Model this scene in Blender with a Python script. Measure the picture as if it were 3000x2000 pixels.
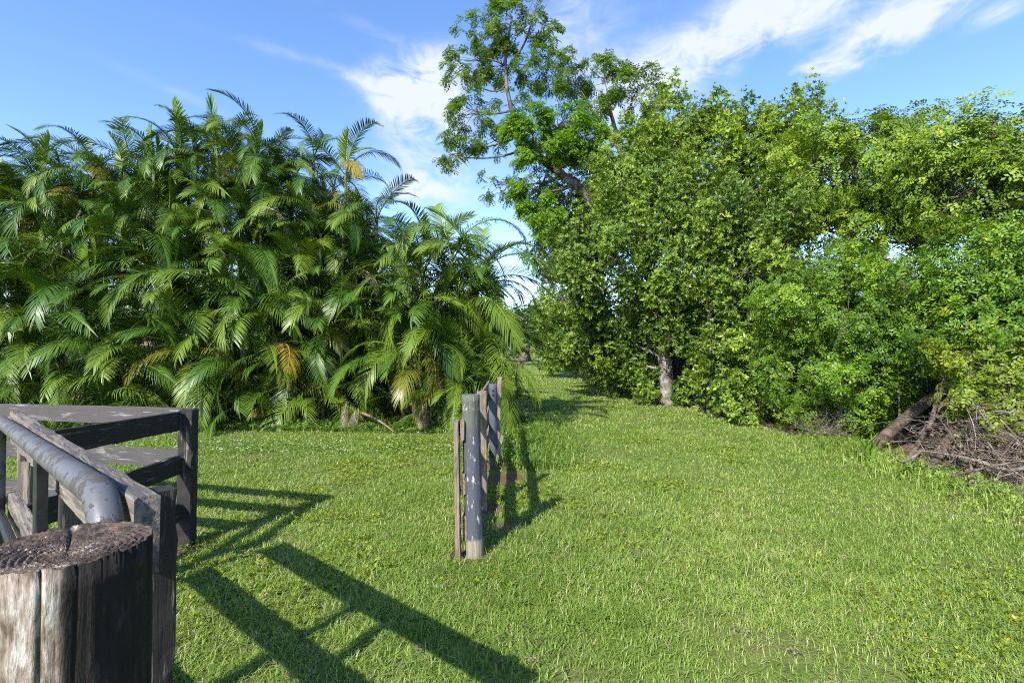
import bpy, math, random
import numpy as np
from mathutils import Vector, Matrix

# ------------------------------------------------------------------ camera, sky, sun, exposure
scene = bpy.context.scene
for o in list(bpy.data.objects):
    bpy.data.objects.remove(o)
COL = scene.collection
R = math.radians
CAM_H = 1.6
cam_d = bpy.data.cameras.new('camera')
cam = bpy.data.objects.new('camera', cam_d)
COL.objects.link(cam)
cam_d.sensor_width = 36.0
cam_d.lens = 18.0
cam_d.clip_start = 0.05
cam_d.clip_end = 3000
cam.location = (0, 0, CAM_H)
cam.rotation_euler = (R(90 + 0.764), 0, 0)
scene.camera = cam

SUN_AZ = 29.0      # direction the shadows fall, clockwise from +Y
SUN_EL = 37.0
EXPOSURE = 1.05
world = bpy.data.worlds.new('World')
scene.world = world
world.use_nodes = True

sun_d = bpy.data.lights.new('sun', 'SUN')
sun_d.energy = 4.8
sun_d.angle = R(0.5)
sun_d.color = (1.0, 0.955, 0.87)
sun = bpy.data.objects.new('sun', sun_d)
COL.objects.link(sun)
sd = Vector((math.sin(R(SUN_AZ)) * math.cos(R(SUN_EL)), math.cos(R(SUN_AZ)) * math.cos(R(SUN_EL)), -math.sin(R(SUN_EL))))
sun.rotation_euler = sd.to_track_quat('-Z', 'Y').to_euler()
sun.location = (-10, -18, 20)

scene.view_settings.view_transform = 'Standard'
scene.view_settings.look = 'None'
scene.view_settings.exposure = EXPOSURE
scene.view_settings.gamma = 1.0
scene.render.engine = 'CYCLES'
scene.render.filter_size = 1.1
scene.cycles.filter_width = 1.1
scene.cycles.max_bounces = 5
scene.cycles.diffuse_bounces = 2
scene.cycles.glossy_bounces = 1
scene.cycles.transmission_bounces = 2
scene.cycles.debug_use_spatial_splits = True
scene.cycles.use_adaptive_sampling = True
scene.cycles.adaptive_threshold = 0.02
scene.cycles.use_denoising = False
scene.cycles.sample_clamp_indirect = 4.0
scene.cycles.caustics_reflective = False
scene.cycles.caustics_refractive = False


class NT:
    """small helper round a node tree"""
    def __init__(self, tree):
        self.t = tree
        self.n = tree.nodes
        self.l = tree.links

    def add(self, typ, ins=None, **props):
        nd = self.n.new(typ)
        for k, v in props.items():
            setattr(nd, k, v)
        for k, v in (ins or {}).items():
            self.set(nd.inputs[k], v)
        return nd

    def set(self, sock, v):
        if isinstance(v, bpy.types.NodeSocket):
            self.l.new(v, sock)
        else:
            sock.default_value = v

    def math(self, op, a, b=0.0, c=None, clamp=False):
        nd = self.add('ShaderNodeMath', {0: a, 1: b}, operation=op, use_clamp=clamp)
        if c is not None:
            self.set(nd.inputs[2], c)
        return nd.outputs[0]

    def vmath(self, op, a, b=(0, 0, 0)):
        nd = self.add('ShaderNodeVectorMath', {0: a, 1: b}, operation=op)
        return nd.outputs['Value'] if op in ('DOT_PRODUCT', 'LENGTH') else nd.outputs[0]

    def mix(self, fac, a, b, blend='MIX'):
        nd = self.add('ShaderNodeMix', data_type='RGBA', blend_type=blend)
        self.set(nd.inputs[0], fac)
        self.set(nd.inputs[6], a)
        self.set(nd.inputs[7], b)
        return nd.outputs[2]

    def noise(self, vec, scale, detail=4, rough=0.55, dist=0.0):
        nd = self.add('ShaderNodeTexNoise', {'Scale': scale, 'Detail': detail, 'Roughness': rough, 'Distortion': dist})
        if vec is not None:
            self.l.new(vec, nd.inputs['Vector'])
        return nd.outputs['Fac']

    def ramp(self, fac, stops, interp='LINEAR'):
        nd = self.add('ShaderNodeValToRGB', {0: fac})
        cr = nd.color_ramp
        cr.interpolation = interp
        while len(cr.elements) < len(stops):
            cr.elements.new(0.5)
        for e, (p, c) in zip(cr.elements, stops):
            e.position = p
            e.color = (*c, 1) if len(c) == 3 else c
        return nd.outputs[0]

    def step(self, fac, lo, hi):
        nd = self.add('ShaderNodeMapRange', {0: fac, 1: lo, 2: hi, 3: 0.0, 4: 1.0}, interpolation_type='SMOOTHSTEP')
        return nd.outputs[0]

    def mapping(self, vec, scale=(1, 1, 1), rot=(0, 0, 0), loc=(0, 0, 0)):
        nd = self.add('ShaderNodeMapping', {'Vector': vec, 'Scale': scale, 'Rotation': rot, 'Location': loc})
        return nd.outputs[0]


def build_sky():
    nt = NT(world.node_tree)
    nt.n.clear()
    sky = nt.add('ShaderNodeTexSky', sky_type='NISHITA', sun_disc=False,
                 sun_elevation=R(SUN_EL), sun_rotation=R(SUN_AZ + 180), altitude=5.0,
                 air_density=1.0, dust_density=0.35, ozone_density=1.6)
    d = nt.add('ShaderNodeTexCoord').outputs['Generated']
    dn = nt.vmath('NORMALIZE', d)
    sep = nt.add('ShaderNodeSeparateXYZ', {0: dn})
    # cloud layer: directions are projected on a high flat layer so that the wisps foreshorten towards the horizon
    zz = nt.math('ADD', nt.math('MAXIMUM', sep.outputs[2], 0.0), 0.22)
    flat = nt.add('ShaderNodeCombineXYZ', {0: nt.math('DIVIDE', sep.outputs[0], zz), 1: nt.math('DIVIDE', sep.outputs[1], zz), 2: 0.0}).outputs[0]
    warp = nt.add('ShaderNodeTexNoise', {'Vector': flat, 'Scale': 1.3, 'Detail': 3})
    flat2 = nt.vmath('ADD', flat, nt.vmath('MULTIPLY', warp.outputs['Color'], (0.55, 0.55, 0)))
    puff = nt.noise(flat2, 2.3, 9, 0.6, 0.3)
    streak = nt.noise(nt.mapping(flat2, (5.5, 1.2, 1), (0, 0, R(38))), 1.2, 8, 0.62, 0.4)
    fine = nt.noise(nt.mapping(dn, (9, 9, 20)), 1.6, 8, 0.6, 0.6)
    # banks of cloud: azimuth, elevation, half sizes and roll in degrees, strength
    banks = CLOUD_BANKS
    total = None
    for az, el, sa, sb, roll, amp in banks:
        a, e, r = R(az), R(el), R(roll)
        c = Vector((math.sin(a) * math.cos(e), math.cos(a) * math.cos(e), math.sin(e)))
        right = Vector((math.cos(a), -math.sin(a), 0))
        up = right.cross(c)
        t1 = right * math.cos(r) + up * math.sin(r)
        t2 = -right * math.sin(r) + up * math.cos(r)
        u = nt.math('DIVIDE', nt.vmath('DOT_PRODUCT', dn, tuple(t1)), math.sin(R(sa)))
        v = nt.math('DIVIDE', nt.vmath('DOT_PRODUCT', dn, tuple(t2)), math.sin(R(sb)))
        rr = nt.math('ADD', nt.math('MULTIPLY', u, u), nt.math('MULTIPLY', v, v))
        g = nt.math('MULTIPLY', nt.math('EXPONENT', nt.math('MULTIPLY', rr, -1.0)), amp)
        g = nt.math('MULTIPLY', g, nt.math('GREATER_THAN', nt.vmath('DOT_PRODUCT', dn, tuple(c)), 0.0))
        total = g if total is None else nt.math('ADD', total, g)
    # the rest of the sky carries the same thin wisps
    veil = nt.math('MULTIPLY', nt.step(nt.noise(flat2, 0.8, 3, 0.5), 0.5, 0.75), 0.35)
    total = nt.math('ADD', total, nt.math('MULTIPLY', veil, 0.55))
    tex = nt.math('ADD', nt.math('ADD', nt.math('MULTIPLY', puff, 0.45), nt.math('MULTIPLY', streak, 0.4)), nt.math('MULTIPLY', fine, 0.55))
    dens = nt.math('MULTIPLY', total, nt.math('ADD', nt.math('MULTIPLY', tex, 4.2), -2.35))
    dens = nt.math('MULTIPLY', nt.step(dens, 0.0, 1.3), 0.88)
    low = nt.math('SUBTRACT', 1.0, nt.step(sep.outputs[2], -0.02, 0.05))
    dens = nt.math('MULTIPLY', dens, nt.math('SUBTRACT', 1.0, low))
    blue = nt.add('ShaderNodeHueSaturation', {'Color': sky.outputs[0], 'Saturation': SKY_SAT, 'Value': SKY_VAL, 'Hue': 0.5}).outputs[0]
    blue = nt.mix(1.0, blue, SKY_TINT, 'MULTIPLY')
    col = nt.mix(dens, blue, CLOUD_COL)
    bg = nt.add('ShaderNodeBackground', {'Color': col, 'Strength': 0.14})
    out = nt.add('ShaderNodeOutputWorld')
    nt.l.new(bg.outputs[0], out.inputs[0])


SKY_SAT, SKY_VAL = 1.15, 0.98
SKY_TINT = (1.06, 1.04, 1.16, 1)
CLOUD_COL = (3.3, 3.5, 3.8, 1)
CLOUD_BANKS = [
    (20.5, 28.5, 9.0, 2.8, 14, 1.15), (14.0, 26.0, 5.5, 3.2, 20, 0.85), (27.0, 31.0, 5.5, 2.2, 10, 0.7),
    (-11.0, 26.0, 4.4, 2.4, -8, 1.9), (-8.0, 28.0, 3.4, 2.2, 15, 1.5), (-9.5, 21.0, 5.0, 6.5, 0, 1.0),
    (-10.5, 17.3, 3.6, 1.1, 4, 1.2), (6.5, 28.0, 5.5, 6.0, 0, 0.7), (4.0, 33.0, 8.0, 2.0, 10, 0.4),
    (31.0, 25.0, 5.5, 1.2, 4, 1.6), (37.5, 27.0, 4.5, 1.5, 2, 1.7), (36.0, 31.0, 8.0, 2.0, 12, 1.1), (31.0, 21.5, 2.2, 0.5, 10, 0.8),
    (44.0, 25.5, 1.6, 0.7, 8, 1.0), (-20.0, 27.5, 9.0, 0.65, -7, 0.5), (-17.0, 31.5, 8.0, 0.7, -12, 0.35), (-30.0, 22.0, 9.0, 0.6, -14, 0.3),
    (-5.0, 8.0, 12.0, 6.0, 0, 0.35), (2.0, 16.0, 6.0, 5.0, 0, 0.45),
]
build_sky()

# ------------------------------------------------------------------ helpers
rs = np.random.RandomState


def tag(o, label=None, cat=None, group=None, kind=None):
    for k, v in (('label', label), ('category', cat), ('group', group), ('kind', kind)):
        if v:
            o[k] = v
    return o


def empty(name, loc, label, cat, group=None):
    o = bpy.data.objects.new(name, None)
    o.empty_display_size = 0.2
    o.location = loc
    COL.objects.link(o)
    return tag(o, label, cat, group)


def link(name, mesh, parent=None, M=None):
    """put a mesh into the scene; M is its WORLD matrix"""
    o = bpy.data.objects.new(name, mesh)
    COL.objects.link(o)
    M = M or Matrix.Identity(4)
    if parent is not None:
        o.parent = parent
        P = Matrix.Identity(4)
        p = parent
        while p is not None:
            P = p.matrix_basis @ P
            p = p.parent
        M = P.inverted() @ M
    o.matrix_basis = M
    return o


def mesh_np(name, verts, quads=None, tris=None, mats=(), smooth=False, attrs=None, mat_idx=None):
    me = bpy.data.meshes.new(name)
    verts = np.asarray(verts, dtype=np.float32).reshape(-1, 3)
    quads = np.zeros((0, 4), np.int32) if quads is None else np.asarray(quads, np.int32).reshape(-1, 4)
    tris = np.zeros((0, 3), np.int32) if tris is None else np.asarray(tris, np.int32).reshape(-1, 3)
    nq, ntr = len(quads), len(tris)
    me.vertices.add(len(verts))
    me.vertices.foreach_set('co', verts.ravel())
    loops = np.concatenate([quads.ravel(), tris.ravel()]).astype(np.int32)
    me.loops.add(len(loops))
    me.loops.foreach_set('vertex_index', loops)
    me.polygons.add(nq + ntr)
    start = np.concatenate([np.arange(nq) * 4, nq * 4 + np.arange(ntr) * 3]).astype(np.int32)
    me.polygons.foreach_set('loop_start', start)
    if mat_idx is not None:
        me.polygons.foreach_set('material_index', np.asarray(mat_idx, np.int32))
    me.polygons.foreach_set('use_smooth', np.full(nq + ntr, bool(smooth)))
    for m in mats:
        me.materials.append(m)
    for k, v in (attrs or {}).items():
        a = me.attributes.new(k, 'FLOAT', 'POINT')
        a.data.foreach_set('value', np.asarray(v, np.float32))
    me.update(calc_edges=True)
    me.validate()
    return me


def norm(a):
    return a / np.maximum(np.linalg.norm(a, axis=-1, keepdims=True), 1e-9)


def smooth_noise(n, rng, k=8):
    """1-D random curve of n samples with k knots"""
    return np.interp(np.linspace(0, k - 1, n), np.arange(k), rng.uniform(-1, 1, k))


class Tubes:
    """collects swept tubes into one mesh"""
    def __init__(self):
        self.v, self.q, self.t, self.n = [], [], [], 0

    def add(self, pts, radii, sides=6, cap=True, wob=0.0, rng=None):
        pts = np.asarray(pts, float)
        radii = np.broadcast_to(np.asarray(radii, float), (len(pts),))
        m = len(pts)
        tan = norm(np.gradient(pts, axis=0))
        ref = np.array([0.0, 0, 1]) if abs(tan[0][2]) < 0.9 else np.array([1.0, 0, 0])
        u = norm(np.cross(ref, tan[0]))
        ang = np.arange(sides) * 2 * math.pi / sides
        rings = []
        for i in range(m):
            u = norm(u - tan[i] * np.dot(u, tan[i]))
            w = np.cross(tan[i], u)
            rr = radii[i] * (1 + (wob * rng.uniform(-1, 1, sides) if wob else 0))
            rings.append(pts[i] + (np.outer(np.cos(ang) * rr, u) + np.outer(np.sin(ang) * rr, w)))
        b = self.n
        self.v.append(np.concatenate(rings))
        i, j = np.meshgrid(np.arange(m - 1), np.arange(sides), indexing='ij')
        j2 = (j + 1) % sides
        self.q.append(np.stack([b + i * sides + j, b + i * sides + j2, b + (i + 1) * sides + j2, b + (i + 1) * sides + j], -1).reshape(-1, 4))
        self.n += m * sides
        if cap:
            for ri, c in ((0, pts[0]), (m - 1, pts[-1])):
                self.v.append(c[None])
                k = np.arange(sides)
                k2 = (k + 1) % sides
                o = b + ri * sides
                tri = np.stack([np.full(sides, self.n), o + k2, o + k], -1) if ri == 0 else np.stack([np.full(sides, self.n), o + k, o + k2], -1)
                self.t.append(tri)
                self.n += 1

    def mesh(self, name, mat, smooth=True):
        return mesh_np(name, np.concatenate(self.v), np.concatenate(self.q), np.concatenate(self.t) if self.t else None, [mat], smooth)


def curve(p0, p1, bend=(0, 0, 0), n=8):
    """quadratic arc between two points, pushed sideways by bend at the middle"""
    p0, p1, b = (np.array(a, float) for a in (p0, p1, bend))
    t = np.linspace(0, 1, n)[:, None]
    return p0 * (1 - t) + p1 * t + b * (4 * t * (1 - t))


# ------------------------------------------------------------------ materials
def new_mat(name):
    m = bpy.data.materials.new(name)
    m.use_nodes = True
    nt = NT(m.node_tree)
    nt.n.clear()
    nt.out = nt.add('ShaderNodeOutputMaterial')
    return m, nt


def leaf_mat(name, dark, mid, light, rough=0.4, trans=0.3, spec=0.5, use_object=False, extra=None, patch=0.0):
    """leaf colour from the per-leaf 'tint' value; some light passes through the blade"""
    m, nt = new_mat(name)
    t = nt.add('ShaderNodeAttribute', attribute_name='tint').outputs['Fac']
    if use_object:
        rnd = nt.add('ShaderNodeObjectInfo').outputs['Random']
        t = nt.math('ADD', nt.math('MULTIPLY', t, 0.5), nt.math('MULTIPLY', rnd, 0.5))
    if patch:
        pos = nt.add('ShaderNodeNewGeometry').outputs['Position']
        big = nt.math('ADD', nt.math('MULTIPLY', nt.noise(pos, patch, 3, 0.6), 0.6), nt.math('MULTIPLY', nt.noise(pos, patch * 0.27, 2, 0.5), 0.4))
        t = nt.math('ADD', nt.math('MULTIPLY', t, 0.6), nt.math('MULTIPLY', nt.math('SUBTRACT', big, 0.32), 1.25), clamp=True)
    stops = [(0.0, dark), (0.5, mid), (0.9, light)] + ([(1.0, extra)] if extra else [])
    c = nt.ramp(t, stops)
    p = nt.add('ShaderNodeBsdfPrincipled', {'Base Color': c, 'Roughness': rough, 'Specular IOR Level': spec})
    tr_c = nt.mix(1.0, c, (1.5, 1.45, 0.55, 1), 'MULTIPLY')
    tr = nt.add('ShaderNodeBsdfTranslucent', {'Color': tr_c})
    mx = nt.add('ShaderNodeMixShader', {0: trans, 1: p.outputs[0], 2: tr.outputs[0]})
    nt.l.new(mx.outputs[0], nt.out.inputs[0])
    return m


def bark_mat(name, a, b, c, scale=6.0, stretch=(1, 1, 0.25), bump=0.5):
    m, nt = new_mat(name)
    pos = nt.add('ShaderNodeTexCoord').outputs['Object']
    v = nt.mapping(pos, stretch)
    n1 = nt.noise(v, scale, 6, 0.65, 0.5)
    n2 = nt.noise(pos, scale * 0.35, 4, 0.6)
    n3 = nt.noise(v, scale * 5, 4, 0.6)
    col = nt.ramp(n1, [(0.3, a), (0.52, b), (0.72, c)])
    col = nt.mix(nt.math('MULTIPLY', nt.step(n2, 0.5, 0.7), 0.6), col, (*[x * 1.35 for x in c], 1))
    h = nt.math('ADD', n1, nt.math('MULTIPLY', n3, 0.4))
    bp = nt.add('ShaderNodeBump', {'Strength': bump, 'Distance': 0.02, 'Height': h})
    p = nt.add('ShaderNodeBsdfPrincipled', {'Base Color': col, 'Roughness': 0.9, 'Specular IOR Level': 0.2, 'Normal': bp.outputs[0]})
    nt.l.new(p.outputs[0], nt.out.inputs[0])
    return m


def wood_mat(name, bare_dark, bare_light, paint, amount, chip=None, rough=0.75, grain=38.0, bump=0.6, foot=None, moss=None):
    """old board: weathered grain under flaking paint; the grain runs along local X"""
    m, nt = new_mat(name)
    pos = nt.add('ShaderNodeTexCoord').outputs['Object']
    rnd = nt.add('ShaderNodeObjectInfo').outputs['Random']
    off = nt.add('ShaderNodeCombineXYZ', {0: nt.math('MULTIPLY', rnd, 37.0), 1: nt.math('MULTIPLY', rnd, 11.0), 2: 0.0}).outputs[0]
    p0 = nt.vmath('ADD', pos, off)
    g1 = nt.noise(nt.mapping(p0, (2.2, grain, grain)), 1.0, 7, 0.65, 0.8)
    g2 = nt.noise(nt.mapping(p0, (7.0, grain * 3, grain * 3)), 1.0, 4, 0.6)
    blot = nt.noise(nt.mapping(p0, (1.8, 22, 22)), 1.0, 6, 0.65, 0.6)
    flake = nt.noise(nt.mapping(p0, (7, 95, 95)), 1.0, 5, 0.6, 0.5)
    bare = nt.ramp(nt.math('ADD', nt.math('MULTIPLY', g1, 0.7), nt.math('MULTIPLY', g2, 0.3)), [(0.32, bare_dark), (0.62, bare_light)])
    msk = nt.math('ADD', nt.math('MULTIPLY', blot, 0.65), nt.math('MULTIPLY', flake, 0.35))
    msk = nt.step(msk, 0.78 - 0.56 * amount, 0.86 - 0.56 * amount)      # 1 where the paint has gone
    painted = nt.mix(nt.math('MULTIPLY', g2, 0.5), (*paint, 1), (*[min(1, x * 1.7) for x in paint], 1))
    col = nt.mix(msk, painted, bare)
    if chip:
        ch = nt.step(nt.noise(nt.mapping(p0, (9, 30, 30)), 1.0, 6, 0.7, 0.4), 0.585, 0.625)
        col = nt.mix(ch, col, (*chip, 1))
    sx = nt.add('ShaderNodeSeparateXYZ', {0: pos}).outputs[0]
    if foot:
        f = nt.step(nt.math('ADD', sx, nt.math('MULTIPLY', blot, 0.06)), foot[0] + 0.05, foot[0] + 0.02)
        col = nt.mix(f, col, bare)
    if moss:
        mo = nt.math('MULTIPLY', nt.step(nt.math('ADD', sx, nt.math('MULTIPLY', blot, 0.25)), moss[0], moss[0] + 0.15), nt.step(flake, 0.4, 0.55))
        col = nt.mix(nt.math('MULTIPLY', mo, 0.75), col, (*moss[1], 1))
    h = nt.math('ADD', nt.math('ADD', g1, nt.math('MULTIPLY', g2, 0.5)), nt.math('MULTIPLY', msk, -0.35))
    bp = nt.add('ShaderNodeBump', {'Strength': bump, 'Distance': 0.006, 'Height': h})
    rg = nt.math('ADD', rough, nt.math('MULTIPLY', msk, 0.15))
    p = nt.add('ShaderNodeBsdfPrincipled', {'Base Color': col, 'Roughness': rg, 'Specular IOR Level': 0.35, 'Normal': bp.outputs[0]})
    nt.l.new(p.outputs[0], nt.out.inputs[0])
    return m


def plain_mat(name, col, rough=0.8, noise_scale=8.0, var=0.35, spec=0.3):
    m, nt = new_mat(name)
    pos = nt.add('ShaderNodeTexCoord').outputs['Object']
    n = nt.noise(pos, noise_scale, 5, 0.6)
    c = nt.ramp(n, [(0.3, tuple(x * (1 - var) for x in col)), (0.7, tuple(min(1, x * (1 + var)) for x in col))])
    p = nt.add('ShaderNodeBsdfPrincipled', {'Base Color': c, 'Roughness': rough, 'Specular IOR Level': spec})
    nt.l.new(p.outputs[0], nt.out.inputs[0])
    return m


M = {}
M['rosette'] = leaf_mat('rosette_leaf', (0.030, 0.064, 0.008), (0.118, 0.200, 0.020), (0.250, 0.335, 0.036), 0.40, 0.26, 0.34, extra=(0.34, 0.36, 0.05))
M['bright'] = leaf_mat('bright_leaf', (0.044, 0.088, 0.008), (0.150, 0.240, 0.017), (0.265, 0.360, 0.028), 0.46, 0.3, 0.3, extra=(0.38, 0.34, 0.03))
M['pepper'] = leaf_mat('pepper_leaf', (0.030, 0.074, 0.006), (0.105, 0.205, 0.012), (0.215, 0.330, 0.022), 0.46, 0.3, 0.3, extra=(0.34, 0.33, 0.03))
M['yellow_leaf'] = leaf_mat('yellowing_leaf', (0.070, 0.115, 0.010), (0.165, 0.230, 0.018), (0.270, 0.310, 0.030), 0.46, 0.28, 0.3, extra=(0.42, 0.34, 0.03))
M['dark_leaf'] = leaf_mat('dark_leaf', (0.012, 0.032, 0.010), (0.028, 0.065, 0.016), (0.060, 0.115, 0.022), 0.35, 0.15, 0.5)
M['feather'] = leaf_mat('feathery_leaf', (0.050, 0.105, 0.016), (0.110, 0.200, 0.022), (0.185, 0.285, 0.032), 0.5, 0.4, 0.3, extra=(0.24, 0.26, 0.06))
M['feather_young'] = leaf_mat('young_feathery_leaf', (0.085, 0.190, 0.014), (0.150, 0.290, 0.020), (0.230, 0.370, 0.028), 0.5, 0.4, 0.3)
M['palm'] = leaf_mat('palm_frond_green', (0.014, 0.044, 0.005), (0.048, 0.108, 0.010), (0.125, 0.180, 0.016), 0.41, 0.12, 0.33, use_object=True)
M['palm_light'] = leaf_mat('palm_frond_light', (0.065, 0.145, 0.010), (0.115, 0.200, 0.014), (0.175, 0.240, 0.020), 0.38, 0.22, 0.28, use_object=True)
M['palm_yellow'] = leaf_mat('palm_frond_yellow', (0.075, 0.100, 0.012), (0.150, 0.155, 0.018), (0.300, 0.215, 0.022), 0.36, 0.18, 0.42, use_object=True, extra=(0.22, 0.14, 0.04))
M['palm_dead'] = leaf_mat('palm_frond_dead', (0.085, 0.060, 0.038), (0.190, 0.145, 0.098), (0.330, 0.285, 0.215), 0.6, 0.1, 0.3, use_object=True)
M['fan'] = leaf_mat('fan_leaf', (0.050, 0.085, 0.030), (0.090, 0.140, 0.045), (0.150, 0.200, 0.070), 0.45, 0.2, 0.4, use_object=True)
M['grass'] = leaf_mat('lawn_blade', (0.080, 0.145, 0.018), (0.190, 0.288, 0.044), (0.310, 0.380, 0.090), 0.5, 0.28, 0.3, extra=(0.43, 0.39, 0.20), patch=0.8)
M['weed'] = leaf_mat('weed_leaf', (0.045, 0.105, 0.012), (0.100, 0.200, 0.018), (0.180, 0.270, 0.035), 0.45, 0.28, 0.4, extra=(0.26, 0.28, 0.08))
M['flower'] = plain_mat('white_petal', (0.75, 0.75, 0.68), 0.6, 20, 0.1)
M['bark_pale'] = bark_mat('pale_lichen_bark', (0.055, 0.045, 0.036), (0.165, 0.145, 0.120), (0.340, 0.315, 0.275), 9.0, (1, 1, 0.5), 0.9)
M['bark_dark'] = bark_mat('dark_bark', (0.030, 0.023, 0.016), (0.075, 0.058, 0.042), (0.150, 0.120, 0.090), 8.0)
M['bark_grey'] = bark_mat('grey_bark', (0.035, 0.028, 0.026), (0.095, 0.080, 0.074), (0.230, 0.205, 0.195), 5.0)
M['twig'] = bark_mat('twig_bark', (0.065, 0.048, 0.036), (0.165, 0.130, 0.102), (0.310, 0.262, 0.220), 9.0)
M['log'] = bark_mat('log_bark', (0.022, 0.016, 0.012), (0.075, 0.056, 0.041), (0.180, 0.142, 0.110), 14.0, (1, 1, 1), 1.0)
M['cane'] = bark_mat('palm_cane', (0.050, 0.060, 0.020), (0.105, 0.120, 0.040), (0.200, 0.200, 0.090), 5.0, (1, 1, 9), 0.4)
M['black_board'] = wood_mat('black_painted_board', (0.045, 0.036, 0.031), (0.230, 0.195, 0.170), (0.016, 0.014, 0.013), 0.42)
M['faded_board'] = wood_mat('faded_board', (0.055, 0.048, 0.046), (0.290, 0.270, 0.260), (0.050, 0.045, 0.046), 0.45)
M['grey_board'] = wood_mat('weathered_grey_board', (0.060, 0.046, 0.038), (0.240, 0.205, 0.172), (0.070, 0.062, 0.058), 0.60)
M['brown_plank'] = wood_mat('brown_plank', (0.070, 0.050, 0.038), (0.250, 0.195, 0.150), (0.095, 0.085, 0.078), 0.75)
M['blue_post'] = wood_mat('blue_grey_painted_post', (0.085, 0.070, 0.058), (0.310, 0.270, 0.220), (0.052, 0.055, 0.072), 0.36, chip=(0.42, 0.41, 0.36), foot=(0.23,), moss=(1.12, (0.10, 0.12, 0.06)), bump=1.0)
M['blue_post_far'] = wood_mat('blue_grey_post', (0.060, 0.055, 0.060), (0.220, 0.205, 0.200), (0.055, 0.060, 0.080), 0.3, bump=1.0)


def pipe_mat():
    m, nt = new_mat('peeling_gate_paint')
    pos = nt.add('ShaderNodeNewGeometry').outputs['Position']
    big = nt.noise(pos, 16, 6, 0.62, 0.5)
    fine = nt.noise(pos, 70, 5, 0.6, 0.3)
    msk = nt.step(nt.math('ADD', nt.math('MULTIPLY', big, 0.65), nt.math('MULTIPLY', fine, 0.35)), 0.515, 0.535)
    col = nt.mix(msk, nt.mix(fine, (0.068, 0.067, 0.075, 1), (0.115, 0.113, 0.122, 1)), nt.mix(big, (0.030, 0.026, 0.026, 1), (0.065, 0.055, 0.05, 1)))
    h = nt.math('ADD', nt.math('MULTIPLY', msk, -0.6), nt.math('MULTIPLY', fine, 0.3))
    bp = nt.add('ShaderNodeBump', {'Strength': 0.5, 'Distance': 0.003, 'Height': h})
    p = nt.add('ShaderNodeBsdfPrincipled', {'Base Color': col, 'Roughness': nt.math('ADD', 0.46, nt.math('MULTIPLY', msk, 0.35)), 'Normal': bp.outputs[0]})
    nt.l.new(p.outputs[0], nt.out.inputs[0])
    return m


def near_post_mat():
    """round post: silvery bare wood, with a cast shadow painted dark into its right side"""
    m, nt = new_mat('split_round_post')
    pos = nt.add('ShaderNodeTexCoord').outputs['Object']
    sp = nt.add('ShaderNodeSeparateXYZ', {0: pos})
    x, y, z = sp.outputs[0], sp.outputs[1], sp.outputs[2]
    g1 = nt.noise(nt.mapping(pos, (60, 60, 9)), 1.0, 7, 0.65, 0.7)
    g2 = nt.noise(nt.mapping(pos, (170, 170, 60)), 1.0, 5, 0.6)
    blot = nt.noise(nt.mapping(pos, (26, 26, 16)), 1.0, 6, 0.65, 0.6)
    mix = nt.math('ADD', nt.math('MULTIPLY', g1, 0.55), nt.math('ADD', nt.math('MULTIPLY', g2, 0.2), nt.math('MULTIPLY', blot, 0.35)))
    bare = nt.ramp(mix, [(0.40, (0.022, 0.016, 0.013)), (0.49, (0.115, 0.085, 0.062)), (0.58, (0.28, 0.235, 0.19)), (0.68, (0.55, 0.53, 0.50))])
    painted_shade = nt.ramp(mix, [(0.42, (0.008, 0.007, 0.006)), (0.60, (0.016, 0.013, 0.011)), (0.74, (0.07, 0.062, 0.055))])  # near-black wood tones standing in for a shadow cast on the post
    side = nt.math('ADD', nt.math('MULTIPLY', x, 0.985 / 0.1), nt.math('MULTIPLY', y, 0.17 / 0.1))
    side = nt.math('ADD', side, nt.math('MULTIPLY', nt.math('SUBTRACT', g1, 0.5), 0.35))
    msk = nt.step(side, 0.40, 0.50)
    col = nt.mix(msk, bare, painted_shade)
    # end grain on the top
    top = nt.step(z, 1.285, 1.30)
    nrm = nt.add('ShaderNodeSeparateXYZ', {0: nt.add('ShaderNodeNewGeometry').outputs['True Normal']}).outputs[2]
    topm = nt.math('MULTIPLY', top, nt.step(nrm, 0.25, 0.5))
    endn = nt.noise(pos, 60, 6, 0.65)
    endn2 = nt.noise(pos, 18, 4, 0.6)
    endc = nt.ramp(endn, [(0.35, (0.022, 0.016, 0.014)), (0.55, (0.075, 0.056, 0.046)), (0.74, (0.19, 0.155, 0.135))])
    endc = nt.mix(nt.math('MULTIPLY', nt.step(endn2, 0.52, 0.66), 0.55), endc, (0.21, 0.13, 0.06, 1))
    col = nt.mix(topm, col, endc)
    h = nt.math('ADD', g1, nt.math('MULTIPLY', g2, 0.6))
    bp = nt.add('ShaderNodeBump', {'Strength': 0.8, 'Distance': 0.006, 'Height': h})
    p = nt.add('ShaderNodeBsdfPrincipled', {'Base Color': col, 'Roughness': 0.88, 'Specular IOR Level': 0.25, 'Normal': bp.outputs[0]})
    nt.l.new(p.outputs[0], nt.out.inputs[0])
    return m


M['pipe'] = pipe_mat()
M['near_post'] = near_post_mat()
M['black_metal'] = plain_mat('black_gate_metal', (0.018, 0.018, 0.020), 0.5, 30, 0.4)


# ------------------------------------------------------------------ ground, path lawn, pond
def edge_x(Y):
    """where the lawn meets the trees on the right"""
    return np.interp(Y, [0, 5, 8, 10, 13, 14.5, 18, 30, 45, 60], [5.2, 5.3, 5.5, 5.5, 5.2, 4.5, 4.2, 4.1, 4.0, 4.0])


def soil_spots():
    return [(-0.33, 3.95, 0.25), (-0.28, 5.1, 0.3), (-0.1, 6.3, 0.35), (-0.2, 7.1, 0.45), (0.15, 6.9, 0.3), (-2.66, 4.1, 0.25), (-0.05, 4.6, 0.25)]


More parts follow.
